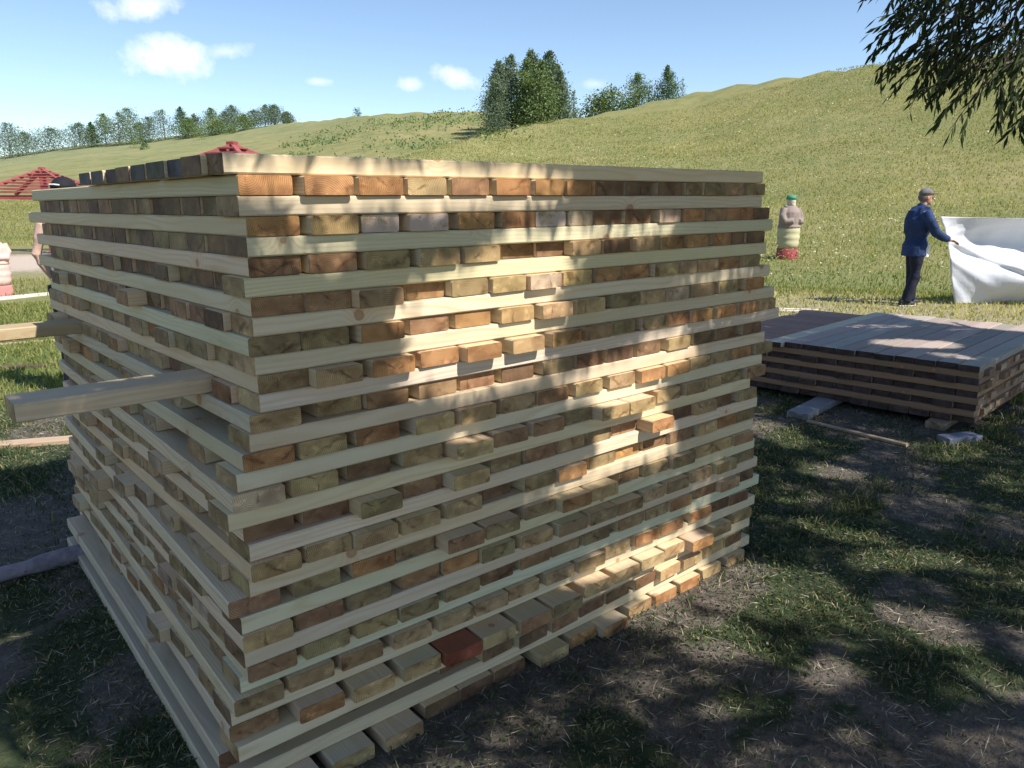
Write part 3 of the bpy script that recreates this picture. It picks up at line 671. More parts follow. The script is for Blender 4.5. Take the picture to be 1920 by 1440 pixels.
def shadow_hit(P):
    """where the shadow of a point falls: on the stack's sunny face, the tops of the stacks, or the ground"""
    out = P - SD*((P[:, 2]-0)/SD[2])[:, None]
    t2 = (P[:, 2]-.49)/SD[2]; Q = P-SD*t2[:, None]; m = (Q[:, 0] > 5.3) & (Q[:, 0] < 7.9) & (Q[:, 1] > 0) & (Q[:, 1] < 2.5); out[m] = Q[m]
    t1 = P[:, 1]/SD[1]; Q = P-SD*t1[:, None]; m = (t1 > 0) & (Q[:, 0] > -.1) & (Q[:, 0] < 2.5) & (Q[:, 2] > 0) & (Q[:, 2] < 1.82); out[m] = Q[m]
    return out
def in_view(P, mg=25):
    x, y, w = proj(P); return (w > .1) & (x > -mg) & (x < 1920+mg) & (y > -mg) & (y < 1440+mg)
TRUNK = np.array([5.2, -6.6, 0.0])
def willow():
    root = empty('willow_tree', tuple(TRUNK)); tag(root, 'dark narrow-leaved willow branches hanging into the top right corner', 'tree')
    # clump targets in the shade region, lifted towards the sun
    n = 11500
    T = np.stack([rng.uniform(-3.4, 9.6, n), rng.uniform(-3.2, 4.4, n), np.zeros(n)], -1)
    low = rng.random(n) < .09; T[low] = np.stack([rng.uniform(5.2, 8.1, n), rng.uniform(-.2, 2.5, n), np.full(n, .48)], -1)[low]
    fac = rng.random(n) < .19
    T[fac] = np.stack([rng.uniform(-.1, 2.6, n), np.zeros(n), rng.uniform(0, 1.8, n)], -1)[fac]
    h = rng.uniform(2.9, 7.2, n); Cc = T + SD*((h-T[:, 2])/SD[2])[:, None]
    keepc = (T[:, 1] < 3.7+.5*np.sin(T[:, 0]*2.1)) & ~((T[:, 0] < .1) & (T[:, 1] > 2.4+.4*np.sin(T[:, 0]*5))) & ~((T[:, 0] > 8.4) & (T[:, 1] > 1.9))
    Cc = Cc[keepc]
    k = 19; n = len(Cc)
    tdir = unit(np.stack([rng.normal(0, .6, n), rng.normal(0, .6, n), rng.normal(-.9, .4, n)], -1))
    s = rng.uniform(-.16, .16, (n, k)); C = Cc[:, None]+tdir[:, None]*s[..., None]+rng.normal(0, .045, (n, k, 3)); C = C.reshape(-1, 3)
    A = unit(np.repeat(tdir, k, 0)+rand_dirs(n*k)*.75)
    H = shadow_hit(C); hx, hy, hw = proj(H); lw = litw(hx, hy); hid = (hw < .2) | (hx < -200) | (hx > 2200) | (hy > 1700)
    lw = np.where(hid, .25, lw)
    onface = np.abs(H[:, 1]) < 1e-4
    keep = (rng.random(len(C)) > np.minimum(lw*1.6, 1.01)) & ~in_view(C, 60)
    keep &= ~((hx < 118) & (hy > 480) & (hy < 862) & ~onface & ~hid)
    keep &= np.linalg.norm(C-CAMP, axis=1) > 1.5
    C, A = C[keep], A[keep]
    n1 = len(C)
    wv, lv = rng.uniform(.028, .046, n1), rng.uniform(.11, .18, n1)
    # the hanging sprays that show at the top right of the picture
    C2, A2, tw = [], [], MB()
    def spray(p, d, L, nl, droop=.5):
        p = np.array(p, float); d = unit(np.array(d, float)); pts = [p.copy()]
        for i in range(nl):
            d = unit(d+np.array([0, 0, -droop/nl])+rng.normal(0, .05, 3)); p = p+d*L/nl; pts.append(p.copy())
            side = unit(np.cross(d, [0, 0, 1])+rng.normal(0, .35, 3))*(1 if i % 2 else -1)
            a = unit(d*.75+side*.55+np.array([0, 0, -.45])); lf = rng.uniform(.055, .085)
            C2.append(p+a*lf*.5); A2.append((*a, lf))
        tw.tube([tuple(q) for q in pts], [.0035-.0025*i/len(pts) for i in range(len(pts))], 4, False)
    def atpx(x, y, w): d = ray(x, y); return CAMP+d*w
    right = _r0; 
    rs_ = random.Random(5)
    def poly_ok(x, y):                                     # outline of the hanging foliage
        xs = [(-60, 1660), (20, 1668), (60, 1655), (95, 1665), (112, 1700), (135, 1712), (170, 1742), (205, 1765), (225, 1800)]
        lim = np.interp(y, [a for a, _ in xs], [b for _, b in xs]); return x > lim
    cnt = 0
    for _ in range(900):
        x = rs_.uniform(1680, 2040); y = rs_.uniform(-170, 115); w = rs_.uniform(3.3, 4.6)
        if x < 1690+max(0, y)*.62: continue
        dens = 1.0
        if 1755 < x < 1810 and 35 < y < 75: dens = .1      # a gap where the sky shows
        if 1850 < x < 1890 and y < 40: dens = .3
        if x < 1760: dens = .5
        if rs_.random() > dens: continue
        if cnt > 430: break
        cnt += 1
        d = -right*rs_.uniform(.2, 1.0)+np.array([0, 0, -rs_.uniform(.1, .9)])+rng.normal(0, .25, 3)
        spray(atpx(x, y, w), d, rs_.uniform(.16, .30), rs_.randint(6, 11))
    for (x, y, w, dx_, dz_, L) in [(1735, 30, 3.6, -1, -.1, .26), (1745, 75, 3.6, -1, -.15, .28), (1720, 55, 3.7, -1, -.5, .22), (1770, 95, 3.6, -.9, -.35, .28), (1800, 145, 3.5, -1, -.2, .22), (1815, 160, 3.5, -.7, -.8, .2), (1850, 150, 3.5, -.6, -1, .26), (1880, 150, 3.5, .2, -1, .2), (1905, 165, 3.5, .1, -1, .15), (1930, 205, 3.4, -.9, -.5, .12), (1800, 60, 3.7, -1, -.3, .3), (1835, 120, 3.5, -1, -.3, .25), (1860, 20, 3.7, -1, -.2, .35)]:
        for q in range(2): spray(atpx(x+rs_.uniform(-6, 6), y+rs_.uniform(-6, 6), w), right*dx_+np.array([0, 0, dz_])+rng.normal(0, .12, 3), L, 11)
    C2 = np.array(C2); A2 = np.array(A2)
    Call = np.vstack([C, C2]); Aall = np.vstack([A, A2[:, :3]]); wv = np.concatenate([wv, rng.uniform(.012, .019, len(C2))]); lv = np.concatenate([lv, A2[:, 3]*1.05])
    me = leaf_mesh('crown', Call, Aall, wv, lv, rng.random(len(Call)))
    m = leafmat('willow_leaf', [(0, (.016, .030, .008)), (.6, (.028, .048, .012)), (1, (.048, .070, .018))], .22, .85)  # leaf colours darkened to carry the backlit look
    link('crown', me, m, root, tuple(-TRUNK))
    bark = plain('willow_bark', (.085, .07, .055), .9, .4, 14, .8)
    tb = MB(); tb.tube([(0, 0, -.1), (.03, .05, .8), (-.06, .2, 1.9), (-.15, .45, 3.0)], [.36, .29, .25, .22], 14); tb.build('trunk', bark, root, True)
    lb = MB(); st = Vector((-.15, .45, 2.9))
    ends = [(-3.6, 2.4, 4.6), (-1.5, 3.6, 5.4), (1.8, 3.2, 5.0), (-5.6, 3.4, 4.1), (-.2, 5.0, 4.4), (3.2, 4.4, 4.2), (-2.6, .4, 5.8), (1.0, .6, 6.6)]
    for e in ends:
        e = Vector(e); mid = st.lerp(e, .5)+Vector((0, 0, .45)); lb.tube([st, st.lerp(mid, .5)+Vector((0, 0, .2)), mid, mid.lerp(e, .5)+Vector((0, 0, .12)), e], [.15, .11, .08, .05, .02], 8, False)
        for q in range(4):
            a = mid.lerp(e, rs_.uniform(.1, .9)); b = a+Vector((rs_.uniform(-1.1, 1.1), rs_.uniform(-.9, 1.1), rs_.uniform(-.3, .8))); 
            pp = np.array([b])+TRUNK
            if in_view(pp, 200)[0]: continue
            lb.tube([a, a.lerp(b, .5)+Vector((0, 0, .1)), b], [.03, .02, .008], 5, False)
    # keep limbs out of the clear sky in the frame, they only come in at the top right
    lb.build('limb', bark, root, True)
    tw.build('twig', bark, root, True, loc=tuple(-TRUNK))
    b2 = MB()
    for (x0, y0, w0, x1, y1, w1, r_) in [(2080, 60, 4.4, 1800, 60, 3.8, .014), (2080, -60, 4.4, 1760, 30, 3.7, .012), (2060, 120, 4.2, 1840, 130, 3.5, .012), (2050, 200, 4.0, 1900, 165, 3.5, .008), (1990, -120, 4.2, 1740, 60, 3.7, .008), (2030, -80, 4.2, 1880, 120, 3.6, .01)]:
        a, b = Vector(atpx(x0, y0, w0)), Vector(atpx(x1, y1, w1)); mm = a.lerp(b, .5)+Vector((0, 0, .06)); b2.tube([a, mm, b], [r_*1.6, r_, r_*.3], 6, False)
    b2.build('branch', bark, root, True, loc=tuple(-TRUNK))
willow()

# ---- trees on the skyline
M_FAR = leafmat('far_leaf', [(0, (.075, .115, .080)), (.5, (.125, .175, .11)), (1, (.20, .25, .15))], .25)  # distance haze is painted in as a bluish leaf tone
M_MIDL = leafmat('aspen_leaf', [(0, (.07, .12, .045)), (.5, (.14, .20, .07)), (1, (.23, .29, .11))], .25)
M_CON = leafmat('conifer_leaf', [(0, (.03, .07, .03)), (.5, (.065, .12, .045)), (1, (.13, .19, .07))], .1)
M_YEL = leafmat('bush_leaf', [(0, (.07, .11, .025)), (.5, (.12, .17, .04)), (1, (.18, .23, .07))], .25)
M_BARK = plain('grey_trunk_bark', (.20, .18, .15), .9, .3, 6, .3)
def at_terrain(px, r):
    az, _ = azel(px, 250); x = CAMP[0]+r*math.sin(az); y = CAMP[1]+r*math.cos(az); return x, y, float(terrain(x, y))
def far_tree(name, px, ytop, r, wpx, mat, label, n=900, kind='oval', group=None, ybase=None, cat='tree'):
    x, y, z = at_terrain(px, r)
    e = azel(px, ytop)[1]; ztop = CAMP[2]+e*r
    if ybase is not None: z = min(z, CAMP[2]+azel(px, ybase)[1]*r)
    H = ztop-z; Wd = 1.35*wpx/F*r/2*math.sqrt(1+math.tan(azel(px, 250)[0]-YAW)**2)*1.0
    root = empty(name, (x, y, z)); tag(root, label, cat, group)
    r_ = random.Random(int(px*31+ytop)); nr_ = np.random.default_rng(int(px*31+ytop))
    nb = 26 if kind != 'bush' else 14
    cents = []; tr = MB(); lean = Vector((nr_.normal(0, .03)*H, nr_.normal(0, .03)*H, 0))
    base = .08 if kind in ('cone', 'bush') else .14
    if kind != 'bush': tr.tube([(0, 0, -.3), tuple(lean*.3+Vector((0, 0, H*.4))), tuple(lean+Vector((0, 0, H*.93)))], [H*.016+.03, H*.010+.02, .012], 7)
    for i in range(nb):
        f = base+(1-base)*((i+.5)/nb)
        if kind == 'cone': prof = (1-f)**.85
        elif kind == 'bush': prof = math.sqrt(max(0, 1-(f-.2)**2*1.3))
        else: prof = min(1, (f+.12)*2.2)*(1-max(0, f-.35)/.65)**.62*(1 if kind == 'oval' else 1)
        for j in range(3 if f < .8 else 2):
            a = r_.uniform(0, 6.28); rr = Wd*prof*r_.uniform(.15, .95)
            p = Vector((math.cos(a)*rr, math.sin(a)*rr, H*f*(r_.uniform(.96, 1.03)) if f < .93 else H*f))+lean*f
            cents.append((p, Wd*prof*.36+H*.012))
            if kind != 'bush' and r_.random() < .4: tr.tube([tuple(lean*f+Vector((0, 0, max(0, H*f-rr*.7)))), tuple(p)], [H*.005+.005, .006], 4, False)
    ci = nr_.integers(0, len(cents), n); P = np.array([c[0] for c in cents])[ci]; sg = np.array([c[1] for c in cents])[ci]
    C = P+nr_.normal(0, 1, (n, 3))*sg[:, None]*np.array([.8, .8, .7]); C[:, 2] = np.clip(C[:, 2], H*.02, None)
    ls_ = H*.05 if kind != 'bush' else H*.09
    ls_ = max(ls_*.5, r*.0012)
    A = unit(nr_.normal(size=(n, 3))+np.array([0, 0, .3])); B = unit(np.cross(A, unit(nr_.normal(size=(n, 3)))))
    cv = nr_.random(len(cents))[ci]
    V, Fq = quads_from(C, A, B, nr_.uniform(.45, .8, n)*ls_, nr_.uniform(.8, 1.5, n)*ls_)
    me = npmesh('crown', V, Fq, None, {'var': ('FLOAT', np.repeat(np.clip(cv*.6+nr_.random(n)*.4, 0, 1), 4))})
    link('crown', me, mat, root)
    if kind != 'bush': tr.build('trunk', M_BARK, root)
GT = 'trees along the far ridge'
kinds = ['blue-green birch', 'pale feathery birch', 'slender dark spruce', 'bushy green tree']
left = [(14,232,30,'first'),(44,250,36,0),(98,242,34,0),(147,232,28,0),(172,229,18,2),(197,214,24,3),(221,212,22,1),(246,204,34,3),(263,231,22,1),(280,221,24,1),(309,207,30,1),(342,200,26,2),(354,222,24,3),(366,214,18,1),(397,203,24,3),(408,226,26,3),(422,209,22,1),(440,199,26,0),(462,216,24,3),(479,207,24,1),(499,197,22,1),(517,198,24,0),(541,210,16,0)]
desc = ['tall blue-green tree at the left edge of the far ridge', 'round green tree second from the left on the far ridge', 'lone bushy tree third from the left on the far ridge', 'grey-green tree left of the dark spruce on the far ridge', 'slim dark spruce on the left part of the far ridge', 'full green tree just right of the slim dark spruce', 'pale feathery tree between two fuller ones on the ridge', 'tallest pointed tree in the left group on the ridge',
 'low pale tree right of the tallest pointed ridge tree', 'thin see-through birch right of the low pale tree', 'feathery birch in the middle of the ridge row', 'dark pointed tree near the middle of the ridge row', 'short green tree at the foot of the dark pointed one', 'slim pale tree between the dark pointed and the broad ones', 'broad green tree starting the right-hand ridge group', 'low bright green tree under the broad one on the ridge', 'slim pale birch second in the right-hand ridge group', 'tall dark green tree amid the right-hand ridge group', 'round low tree within the right-hand ridge group', 'thin birch fourth from the right end of the ridge row', 'tallest thin birch near the right end of the ridge row', 'dense dark birch second from the right end of the row', 'small lone tree at the right end of the ridge row']
for i, (px, yt, w, kd) in enumerate(left):
    k = 0 if kd == 'first' else kd
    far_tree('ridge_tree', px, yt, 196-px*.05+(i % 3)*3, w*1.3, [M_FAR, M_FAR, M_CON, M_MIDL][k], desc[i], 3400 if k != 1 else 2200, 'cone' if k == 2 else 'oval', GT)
for i, (px, yt, w, m_) in enumerate([(30,272,70,M_FAR),(254,250,20,M_YEL),(378,236,16,M_YEL),(268,262,10,M_CON),(10,278,60,M_FAR),(672,203,12,M_CON),(436,236,14,M_YEL)]):
    far_tree('hillside_bush', px, yt, [185,170,165,160,180,150,170][i], w, m_, ['low spreading scrub below the two leftmost ridge trees', 'small yellow-green bush in front of the ridge row', 'small yellow-green bush standing alone below the ridge middle', 'tiny dark bush low on the ridge slope', 'dark scrub at the left edge under the ridge trees', 'tiny dark bush alone on the skyline of the mound', 'tiny green bush before the right-hand ridge group'][i], 420, 'bush', 'bushes on the far ridge', cat='bush')
GC = 'clump of tall aspens on the mound'
cl_ = [(930,140,28,'lowest grey-green aspen at the left edge of the clump'),(938,116,26,'slim blue-grey aspen second from left in the clump'),(960,104,30,'tall aspen third from left in the clump'),(981,110,26,'darker aspen in the left middle of the clump'),(1001,97,30,'tall pale-topped aspen in the middle of the clump'),(1012,118,36,'broad yellowish-green aspen at the front of the clump'),(1030,96,30,'tallest aspen right of the middle of the clump'),(1042,122,30,'green aspen second from right in the clump'),(1055,133,18,'slim grey aspen at the right edge of the clump')]
for i, (px, yt, w, lb_) in enumerate(cl_):
    far_tree('aspen_tree', px, yt, 92+(i*7 % 5)*1.6, w*1.55, [M_FAR, M_FAR, M_FAR, M_MIDL, M_FAR, M_MIDL, M_FAR, M_MIDL, M_FAR][i], lb_, 6500, 'oval', GC, ybase=232)
far_tree('pine_tree', 1077, 172, 90, 34, M_FAR, 'small pale pine right beside the aspen clump', 900, 'cone', ybase=230)
far_tree('broad_bush', 1113, 184, 92, 62, M_YEL, 'bright green bush left of the broad tree on the skyline', 3200, 'bush', ybase=225, cat='bush')
far_tree('broad_bush', 1146, 174, 92, 66, M_YEL, 'larger bright green bush touching the broad skyline tree', 3800, 'bush', ybase=215, cat='bush')
far_tree('broad_tree', 1190, 139, 92, 62, M_MIDL, 'broad green tree on the skyline between bush and fir', 6000, 'oval', ybase=205)
far_tree('thin_tree', 1215, 150, 95, 12, M_MIDL, 'thin sparse tree left of the dark fir on the skyline', 300, 'oval', ybase=195)
far_tree('fir_tree', 1248, 124, 92, 72, M_CON, 'dense dark green fir with pointed top on the skyline', 6500, 'cone', ybase=195)
far_tree('thin_tree', 1279, 147, 92, 18, M_FAR, 'small grey-green tree right of the dark fir', 450, 'oval', ybase=185)

# ---------------------------------------------------------------- grass, clover, straw and flowers
def blades(name, x, y, h, w, var, mat, lean=.5, zoff=0):
    n = len(x); z = terrain(x, y)+zoff
    a = rng.uniform(0, 2*math.pi, n); f = rng.uniform(0, 2*math.pi, n)
    side = np.stack([np.cos(a), np.sin(a), np.zeros(n)], -1)*(w/2)[:, None]
    ld = np.stack([np.cos(f), np.sin(f), np.zeros(n)], -1)*(h*rng.uniform(.1, 1, n)*lean)[:, None]
    b = np.stack([x, y, z-.004], -1); up = np.zeros((n, 3)); up[:, 2] = h
    V = np.stack([b-side, b+side, b+side*.75+up*.55+ld*.35, b-side*.75+up*.55+ld*.35, b+up*.93+ld], 1).reshape(-1, 3)
    o = np.arange(n)*5
    F4 = np.stack([o, o+1, o+2, o+3], -1); F3 = np.stack([o+3, o+2, o+4], -1)
    return npmesh(name, V, F4, F3, {'var': ('FLOAT', np.repeat(var, 5))})
def wedge(n, r0, r1, p=1.0, az0=-.64, az1=.64):
    u = rng.random(n); r = (r0**(p+1)+(r1**(p+1)-r0**(p+1))*u)**(1/(p+1)); a = YAW+rng.uniform(az0, az1, n)
    return CAMP[0]+r*np.sin(a), CAMP[1]+r*np.cos(a), r
def clear(x, y, m=.0):
    a = (x > -.02-m) & (x < 2.42+m) & (y > .0-m) & (y < 2.36+m)
    u = (x-LS[0])*cl+(y-LS[1])*sl_; v = -(x-LS[0])*sl_+(y-LS[1])*cl
    return ~a & ~((u > .05) & (u < 2.4) & (v > .05) & (v < 2.4))
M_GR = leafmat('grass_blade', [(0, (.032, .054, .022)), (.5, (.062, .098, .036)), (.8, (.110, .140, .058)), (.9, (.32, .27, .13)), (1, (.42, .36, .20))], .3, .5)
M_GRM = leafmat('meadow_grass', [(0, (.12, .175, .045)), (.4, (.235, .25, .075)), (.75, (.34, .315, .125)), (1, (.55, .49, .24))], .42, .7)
M_STRAW = plain('straw', (.42, .36, .25), .7, .4, 30, 0)
x, y, r = wedge(270000, .9, 7.5, .6)
g = 1-soil(x, y); tuft = np.clip(fbm(x, y, 5.0, 41)*2.6-.75, 0, 1); keep = (rng.random(len(x)) < (.16+.84*g)*(.45+.55*tuft)) & clear(x, y)
x, y, r, tuft = x[keep], y[keep], r[keep], tuft[keep]
edge = np.exp(-(np.minimum(np.abs(y+.02), np.abs(x+.05))/.12)**2)
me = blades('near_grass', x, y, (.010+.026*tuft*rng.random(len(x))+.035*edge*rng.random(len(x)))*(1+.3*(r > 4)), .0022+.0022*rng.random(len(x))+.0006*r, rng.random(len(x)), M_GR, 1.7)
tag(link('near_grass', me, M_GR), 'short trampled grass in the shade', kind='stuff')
x, y, r = wedge(90000, 7.5, 16, .6)
keep = (rng.random(len(x)) < .35+.65*(1-dry(x, y))) & clear(x, y); x, y, r = x[keep], y[keep], r[keep]
v = np.clip(rng.random(len(x))*.8+dry(x, y)*.5, 0, 1)
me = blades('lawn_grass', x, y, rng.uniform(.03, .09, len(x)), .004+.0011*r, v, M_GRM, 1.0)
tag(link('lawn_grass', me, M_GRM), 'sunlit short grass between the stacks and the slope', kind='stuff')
x, y, r = wedge(280000, 14.5, 75, .2)
az = np.arctan2(x-CAMP[0], y-CAMP[1]); keep = (rng.random(len(x)) < .25+fbm(x, y, .35, 51)) & ((r > 17.0) | (az > .3)) & ((az > .28) | (r > 36) | (r < 21)) & ((r > 15.3) | (az < .7))
x, y, r = x[keep], y[keep], r[keep]; hp = fbm(x, y, .2, 61)
lowstrip = np.clip((19.5-r)/3, 0, 1)
me = blades('meadow_grass', x, y, rng.uniform(.03, .13, len(x))*(.5+hp), .003+.00085*r, np.clip(rng.random(len(x))*.5+hp*.9-.18-lowstrip*.35, 0, 1), M_GRM, .7)
tag(link('meadow_grass', me, M_GRM), 'tall meadow grass covering the hillside', kind='stuff')
# flower heads of the meadow
n = 24000; x, y, r = wedge(n*2, 15.5, 70, .2, -.30, .64)
k = rng.random(len(x)) < np.clip(fbm(x, y, .5, 71)*3.2-1.15, .03, 1)*(.45+.55*(r < 32)); x, y, r = x[k][:n], y[k][:n], r[k][:n]
C = np.stack([x, y, terrain(x, y)+rng.uniform(.18, .42, len(x))], -1); B1 = unit(np.stack([rng.normal(size=len(x)), rng.normal(size=len(x)), rng.normal(0, .3, len(x))], -1)); B2 = unit(np.cross(B1, unit(np.stack([rng.normal(0, .3, len(x)), rng.normal(0, .3, len(x)), np.ones(len(x))], -1))))
sz = rng.uniform(.5, 1.25, len(x))*(.018+.0013*r)
V, Fq = quads_from(C, B1, B2, sz, sz)
me = npmesh('meadow_flowers', V, Fq, None, {'var': ('FLOAT', np.repeat(rng.random(len(x)), 4))})
tag(link('meadow_flowers', me, leafmat('flower_white', [(0, (.42, .40, .18)), (.6, (.55, .53, .32)), (1, (.74, .72, .58))], .3)), 'small white and cream flowers scattered over the meadow', kind='stuff')
# straw and dry stalks on the trodden ground
n = 14000; x, y, r = wedge(n, .9, 8, .7); k = clear(x, y) & (rng.random(n) < .25+.75*soil(x, y)); x, y = x[k], y[k]; n = len(x)
a = rng.uniform(0, 6.28, n); A = unit(np.stack([np.cos(a), np.sin(a), rng.normal(0, .12, n)], -1)); B = unit(np.cross(A, np.stack([rng.normal(0, .4, n), rng.normal(0, .4, n), np.ones(n)], -1)))
V, Fq = quads_from(np.stack([x, y, terrain(x, y)+rng.uniform(.006, .022, n)], -1), A, B, rng.uniform(.0015, .0035, n), rng.uniform(.02, .10, n))
me = npmesh('straw', V, Fq); tag(link('straw', me, M_STRAW), 'dry straw and cut stalks strewn over the trodden soil', kind='stuff')
# clover by the foot of the stack
n = 26000; x, y, r = wedge(n, .9, 6, .5); near_ = np.exp(-(np.clip(-y, 0, 9)/.55)**2)*(x > 0)*(x < 3.2); k = clear(x, y, .08) & (rng.random(n) < .12*(1-soil(x, y))+near_*.9); x, y = x[k], y[k]; n = len(x)
Nn = unit(np.stack([rng.normal(0, .5, n), rng.normal(0, .5, n), np.ones(n)], -1)); A = unit(np.cross(Nn, rand_dirs(n))); B = np.cross(Nn, A)
V, Fq = quads_from(np.stack([x, y, terrain(x, y)+rng.uniform(.012, .05, n)], -1), A, B, rng.uniform(.008, .016, n), rng.uniform(.010, .020, n))
me = npmesh('clover', V, Fq, None, {'var': ('FLOAT', np.repeat(rng.random(n)*.75, 4))}); tag(link('clover', me, M_GR), 'clover leaves in the grass along the foot of the stack', kind='stuff')


# ---------------------------------------------------------------- people
def person(root, P):
    """P: joints in metres, local frame x forward, y left, z up"""
    b = MB(); T = b.tube
    T([P['pelvis'], P['waist'], P['chest'], P['neck0']], [.145, .135, .155, .075], 12, True, None, .8)
    T([P['neck0'], P['neck1']], [.062, .056], 10)
    hx, hy, hz = P['head']
    b.ell((hx, hy, hz+.02), (.098, .076, .112)); b.ell((hx+.028, hy, hz-.055), (.068, .058, .070)); b.ell((hx+.104, hy, hz-.018), (.020, .013, .022)); b.ell((hx+.082, hy, hz-.075), (.022, .028, .016)); b.ell((hx+.085, hy, hz+.022), (.018, .05, .012)); b.ell((hx+.072, hy, hz-.105), (.026, .028, .020))
    for s_ in (-1, 1): b.ell((hx-.008, hy+s_*.077, hz-.012), (.018, .009, .032))
    for s_ in ('R', 'L'):
        sh, el, wr = [Vector(v) for v in P['arm'+s_]]
        T([sh, sh.lerp(el, .5), el, el.lerp(wr, .35), wr], [.058, .052, .043, .043, .028], 10)
        b.ell((sh.x, sh.y, sh.z-.02), (.055, .055, .055))
        hd = Vector(P['hand'+s_]).normalized(); out = Vector(P['palm'+s_]).normalized(); side = hd.cross(out).normalized(); out = side.cross(hd)
        T([wr, wr+hd*.03, wr+hd*.085], [.027, .036, .038], 10, True, None, .5)
        curl = P.get('curl'+s_, .6)
        for i in range(4):
            st = wr+hd*.08+side*(.027-.018*i); ln = [.072, .080, .075, .058][i]; d = hd.copy(); pts = [st]
            for q in range(3):
                d = (d*math.cos(curl*.55)-out*math.sin(curl*.55)).normalized(); pts.append(pts[-1]+d*ln/3)
            T(pts, [.0105, .010, .009, .008], 7)
        st = wr+hd*.025+side*.030; d = (hd*.6+side*.75-out*.25).normalized(); T([st, st+d*.03, st+d*.045+(hd*.8-out*.5).normalized()*.028], [.013, .012, .009], 7)
        hp, kn, an = [Vector(v) for v in P['leg'+s_]]
        T([hp, hp.lerp(kn, .5), kn, kn.lerp(an, .35), an], [.092, .076, .055, .055, .038], 10)
        T([an, an+Vector((-.03, 0, -.05)), an+Vector((.10, 0, -.06)), an+Vector((.17, 0, -.065))], [.04, .04, .034, .022], 8)
    o = link('body', b.remesh('body', .0075, 2), P['skin'], root)
    return o
def cloth_tubes(name, chains, mat, parent, vox=.011, it=4, ells=()):
    b = MB()
    for pts, rad, sy in chains: b.tube(pts, rad, 14, True, None, sy)
    for e in ells: b.ell(*e)
    return link(name, b.remesh(name, vox, it), mat, parent)
SKIN = plain('skin', (.42, .23, .155), .6, .12, 14, .1); SKIN2 = plain('skin_pale', (.58, .38, .29), .6, .08, 14, .1)
NAVY = plain('navy_jacket', (.016, .038, .115), .75, .35, 7, 1.0, bd=.035); DNAVY = plain('dark_trousers', (.012, .014, .030), .8, .4, 6, 1.0, bd=.03)
BLACK = plain('black_cloth', (.012, .012, .016), .8, .4, 9, .4); WHITE = plain('white_cloth', (.75, .75, .76), .8, .06, 9, .2)
GREYC = plain('grey_cap', (.15, .14, .14), .85, .3, 14, .3); SHOE = plain('shoe_leather', (.03, .03, .035), .6, .3, 20, .2); SOLE = plain('light_sole', (.55, .52, .48), .7, .1, 20, .1)
HAIR = plain('grey_hair', (.16, .13, .11), .9, .4, 60, .4)
MX, MY = 12.35, 3.45
head_px = math.atan2(_r0[1], _r0[0])
root = empty('person', (MX, MY, float(terrain(MX, MY))), head_px); tag(root, 'man in a navy jacket, dark trousers and grey cap holding up the white sheet', 'person')
P = dict(pelvis=(.04, 0, .93), waist=(.04, 0, 1.08), chest=(.04, 0, 1.38), neck0=(.06, 0, 1.55), neck1=(.09, 0, 1.63), head=(.115, 0, 1.715),
    armR=[(.04, -.175, 1.47), (.20, -.25, 1.17), (.47, -.20, 1.05)], armL=[(.06, .175, 1.47), (.20, .27, 1.24), (.34, .24, 1.33)],
    handR=(1, .05, -.25), palmR=(.15, .2, 1), curlR=.55, handL=(.9, -.15, .35), palmL=(-.2, -.2, 1), curlL=1.2,
    legR=[(.03, -.095, .93), (.02, -.11, .50), (-.09, -.12, .09)], legL=[(.05, .095, .93), (.08, .10, .50), (.10, .11, .09)], skin=SKIN)
body = person(root, P)
cloth_tubes('jacket', [([(.03, 0, .80), (.03, 0, .98), (.03, 0, 1.18), (.035, 0, 1.36), (.05, 0, 1.49), (.06, 0, 1.56)], [.195, .190, .185, .195, .165, .085], 1.08),
    ([(.04, -.17, 1.49), (.11, -.235, 1.34), (.205, -.255, 1.165), (.33, -.235, 1.10), (.43, -.21, 1.065)], [.088, .080, .072, .064, .052], 1),
    ([(.06, .17, 1.49), (.13, .235, 1.36), (.205, .275, 1.24), (.30, .25, 1.30)], [.088, .078, .068, .052], 1),
    ([(.05, -.17, 1.485), (.055, 0, 1.50), (.055, .17, 1.485)], [.098, .105, .098], .95), ([(.065, 0, 1.55), (.085, 0, 1.60)], [.083, .078], 1)], NAVY, root)
cloth_tubes('trousers', [([(.03, 0, .80), (.03, 0, .97)], [.15, .155], 1.0), ([(.03, -.09, .90), (.02, -.105, .68), (.02, -.115, .48), (-.06, -.12, .22), (-.09, -.12, .075)], [.115, .098, .085, .080, .078], 1),
    ([(.05, .09, .90), (.065, .10, .68), (.075, .10, .48), (.09, .11, .22), (.10, .11, .075)], [.115, .098, .085, .080, .078], 1)], DNAVY, root)
cloth_tubes('shirt_hem', [([(.135, -.13, .79), (.14, -.135, .90), (.15, -.12, 1.0)], [.052, .06, .03], 1.0)], WHITE, root, .009, 3)
for nm, x, y in (('shoe', -.07, -.12), ('shoe', .13, .11)):
    sb = MB(); sb.ell((x, y, .045), (.145, .050, .050)); sb.ell((x-.06, y, .075), (.075, .048, .06)); so = link(nm, sb.remesh('shoe', .009, 2), SHOE, root)
    s2 = MB(); s2.box((x+.005, y, .012), (.275, .095, .022), None, .006); s2.build('sole', SOLE, so)
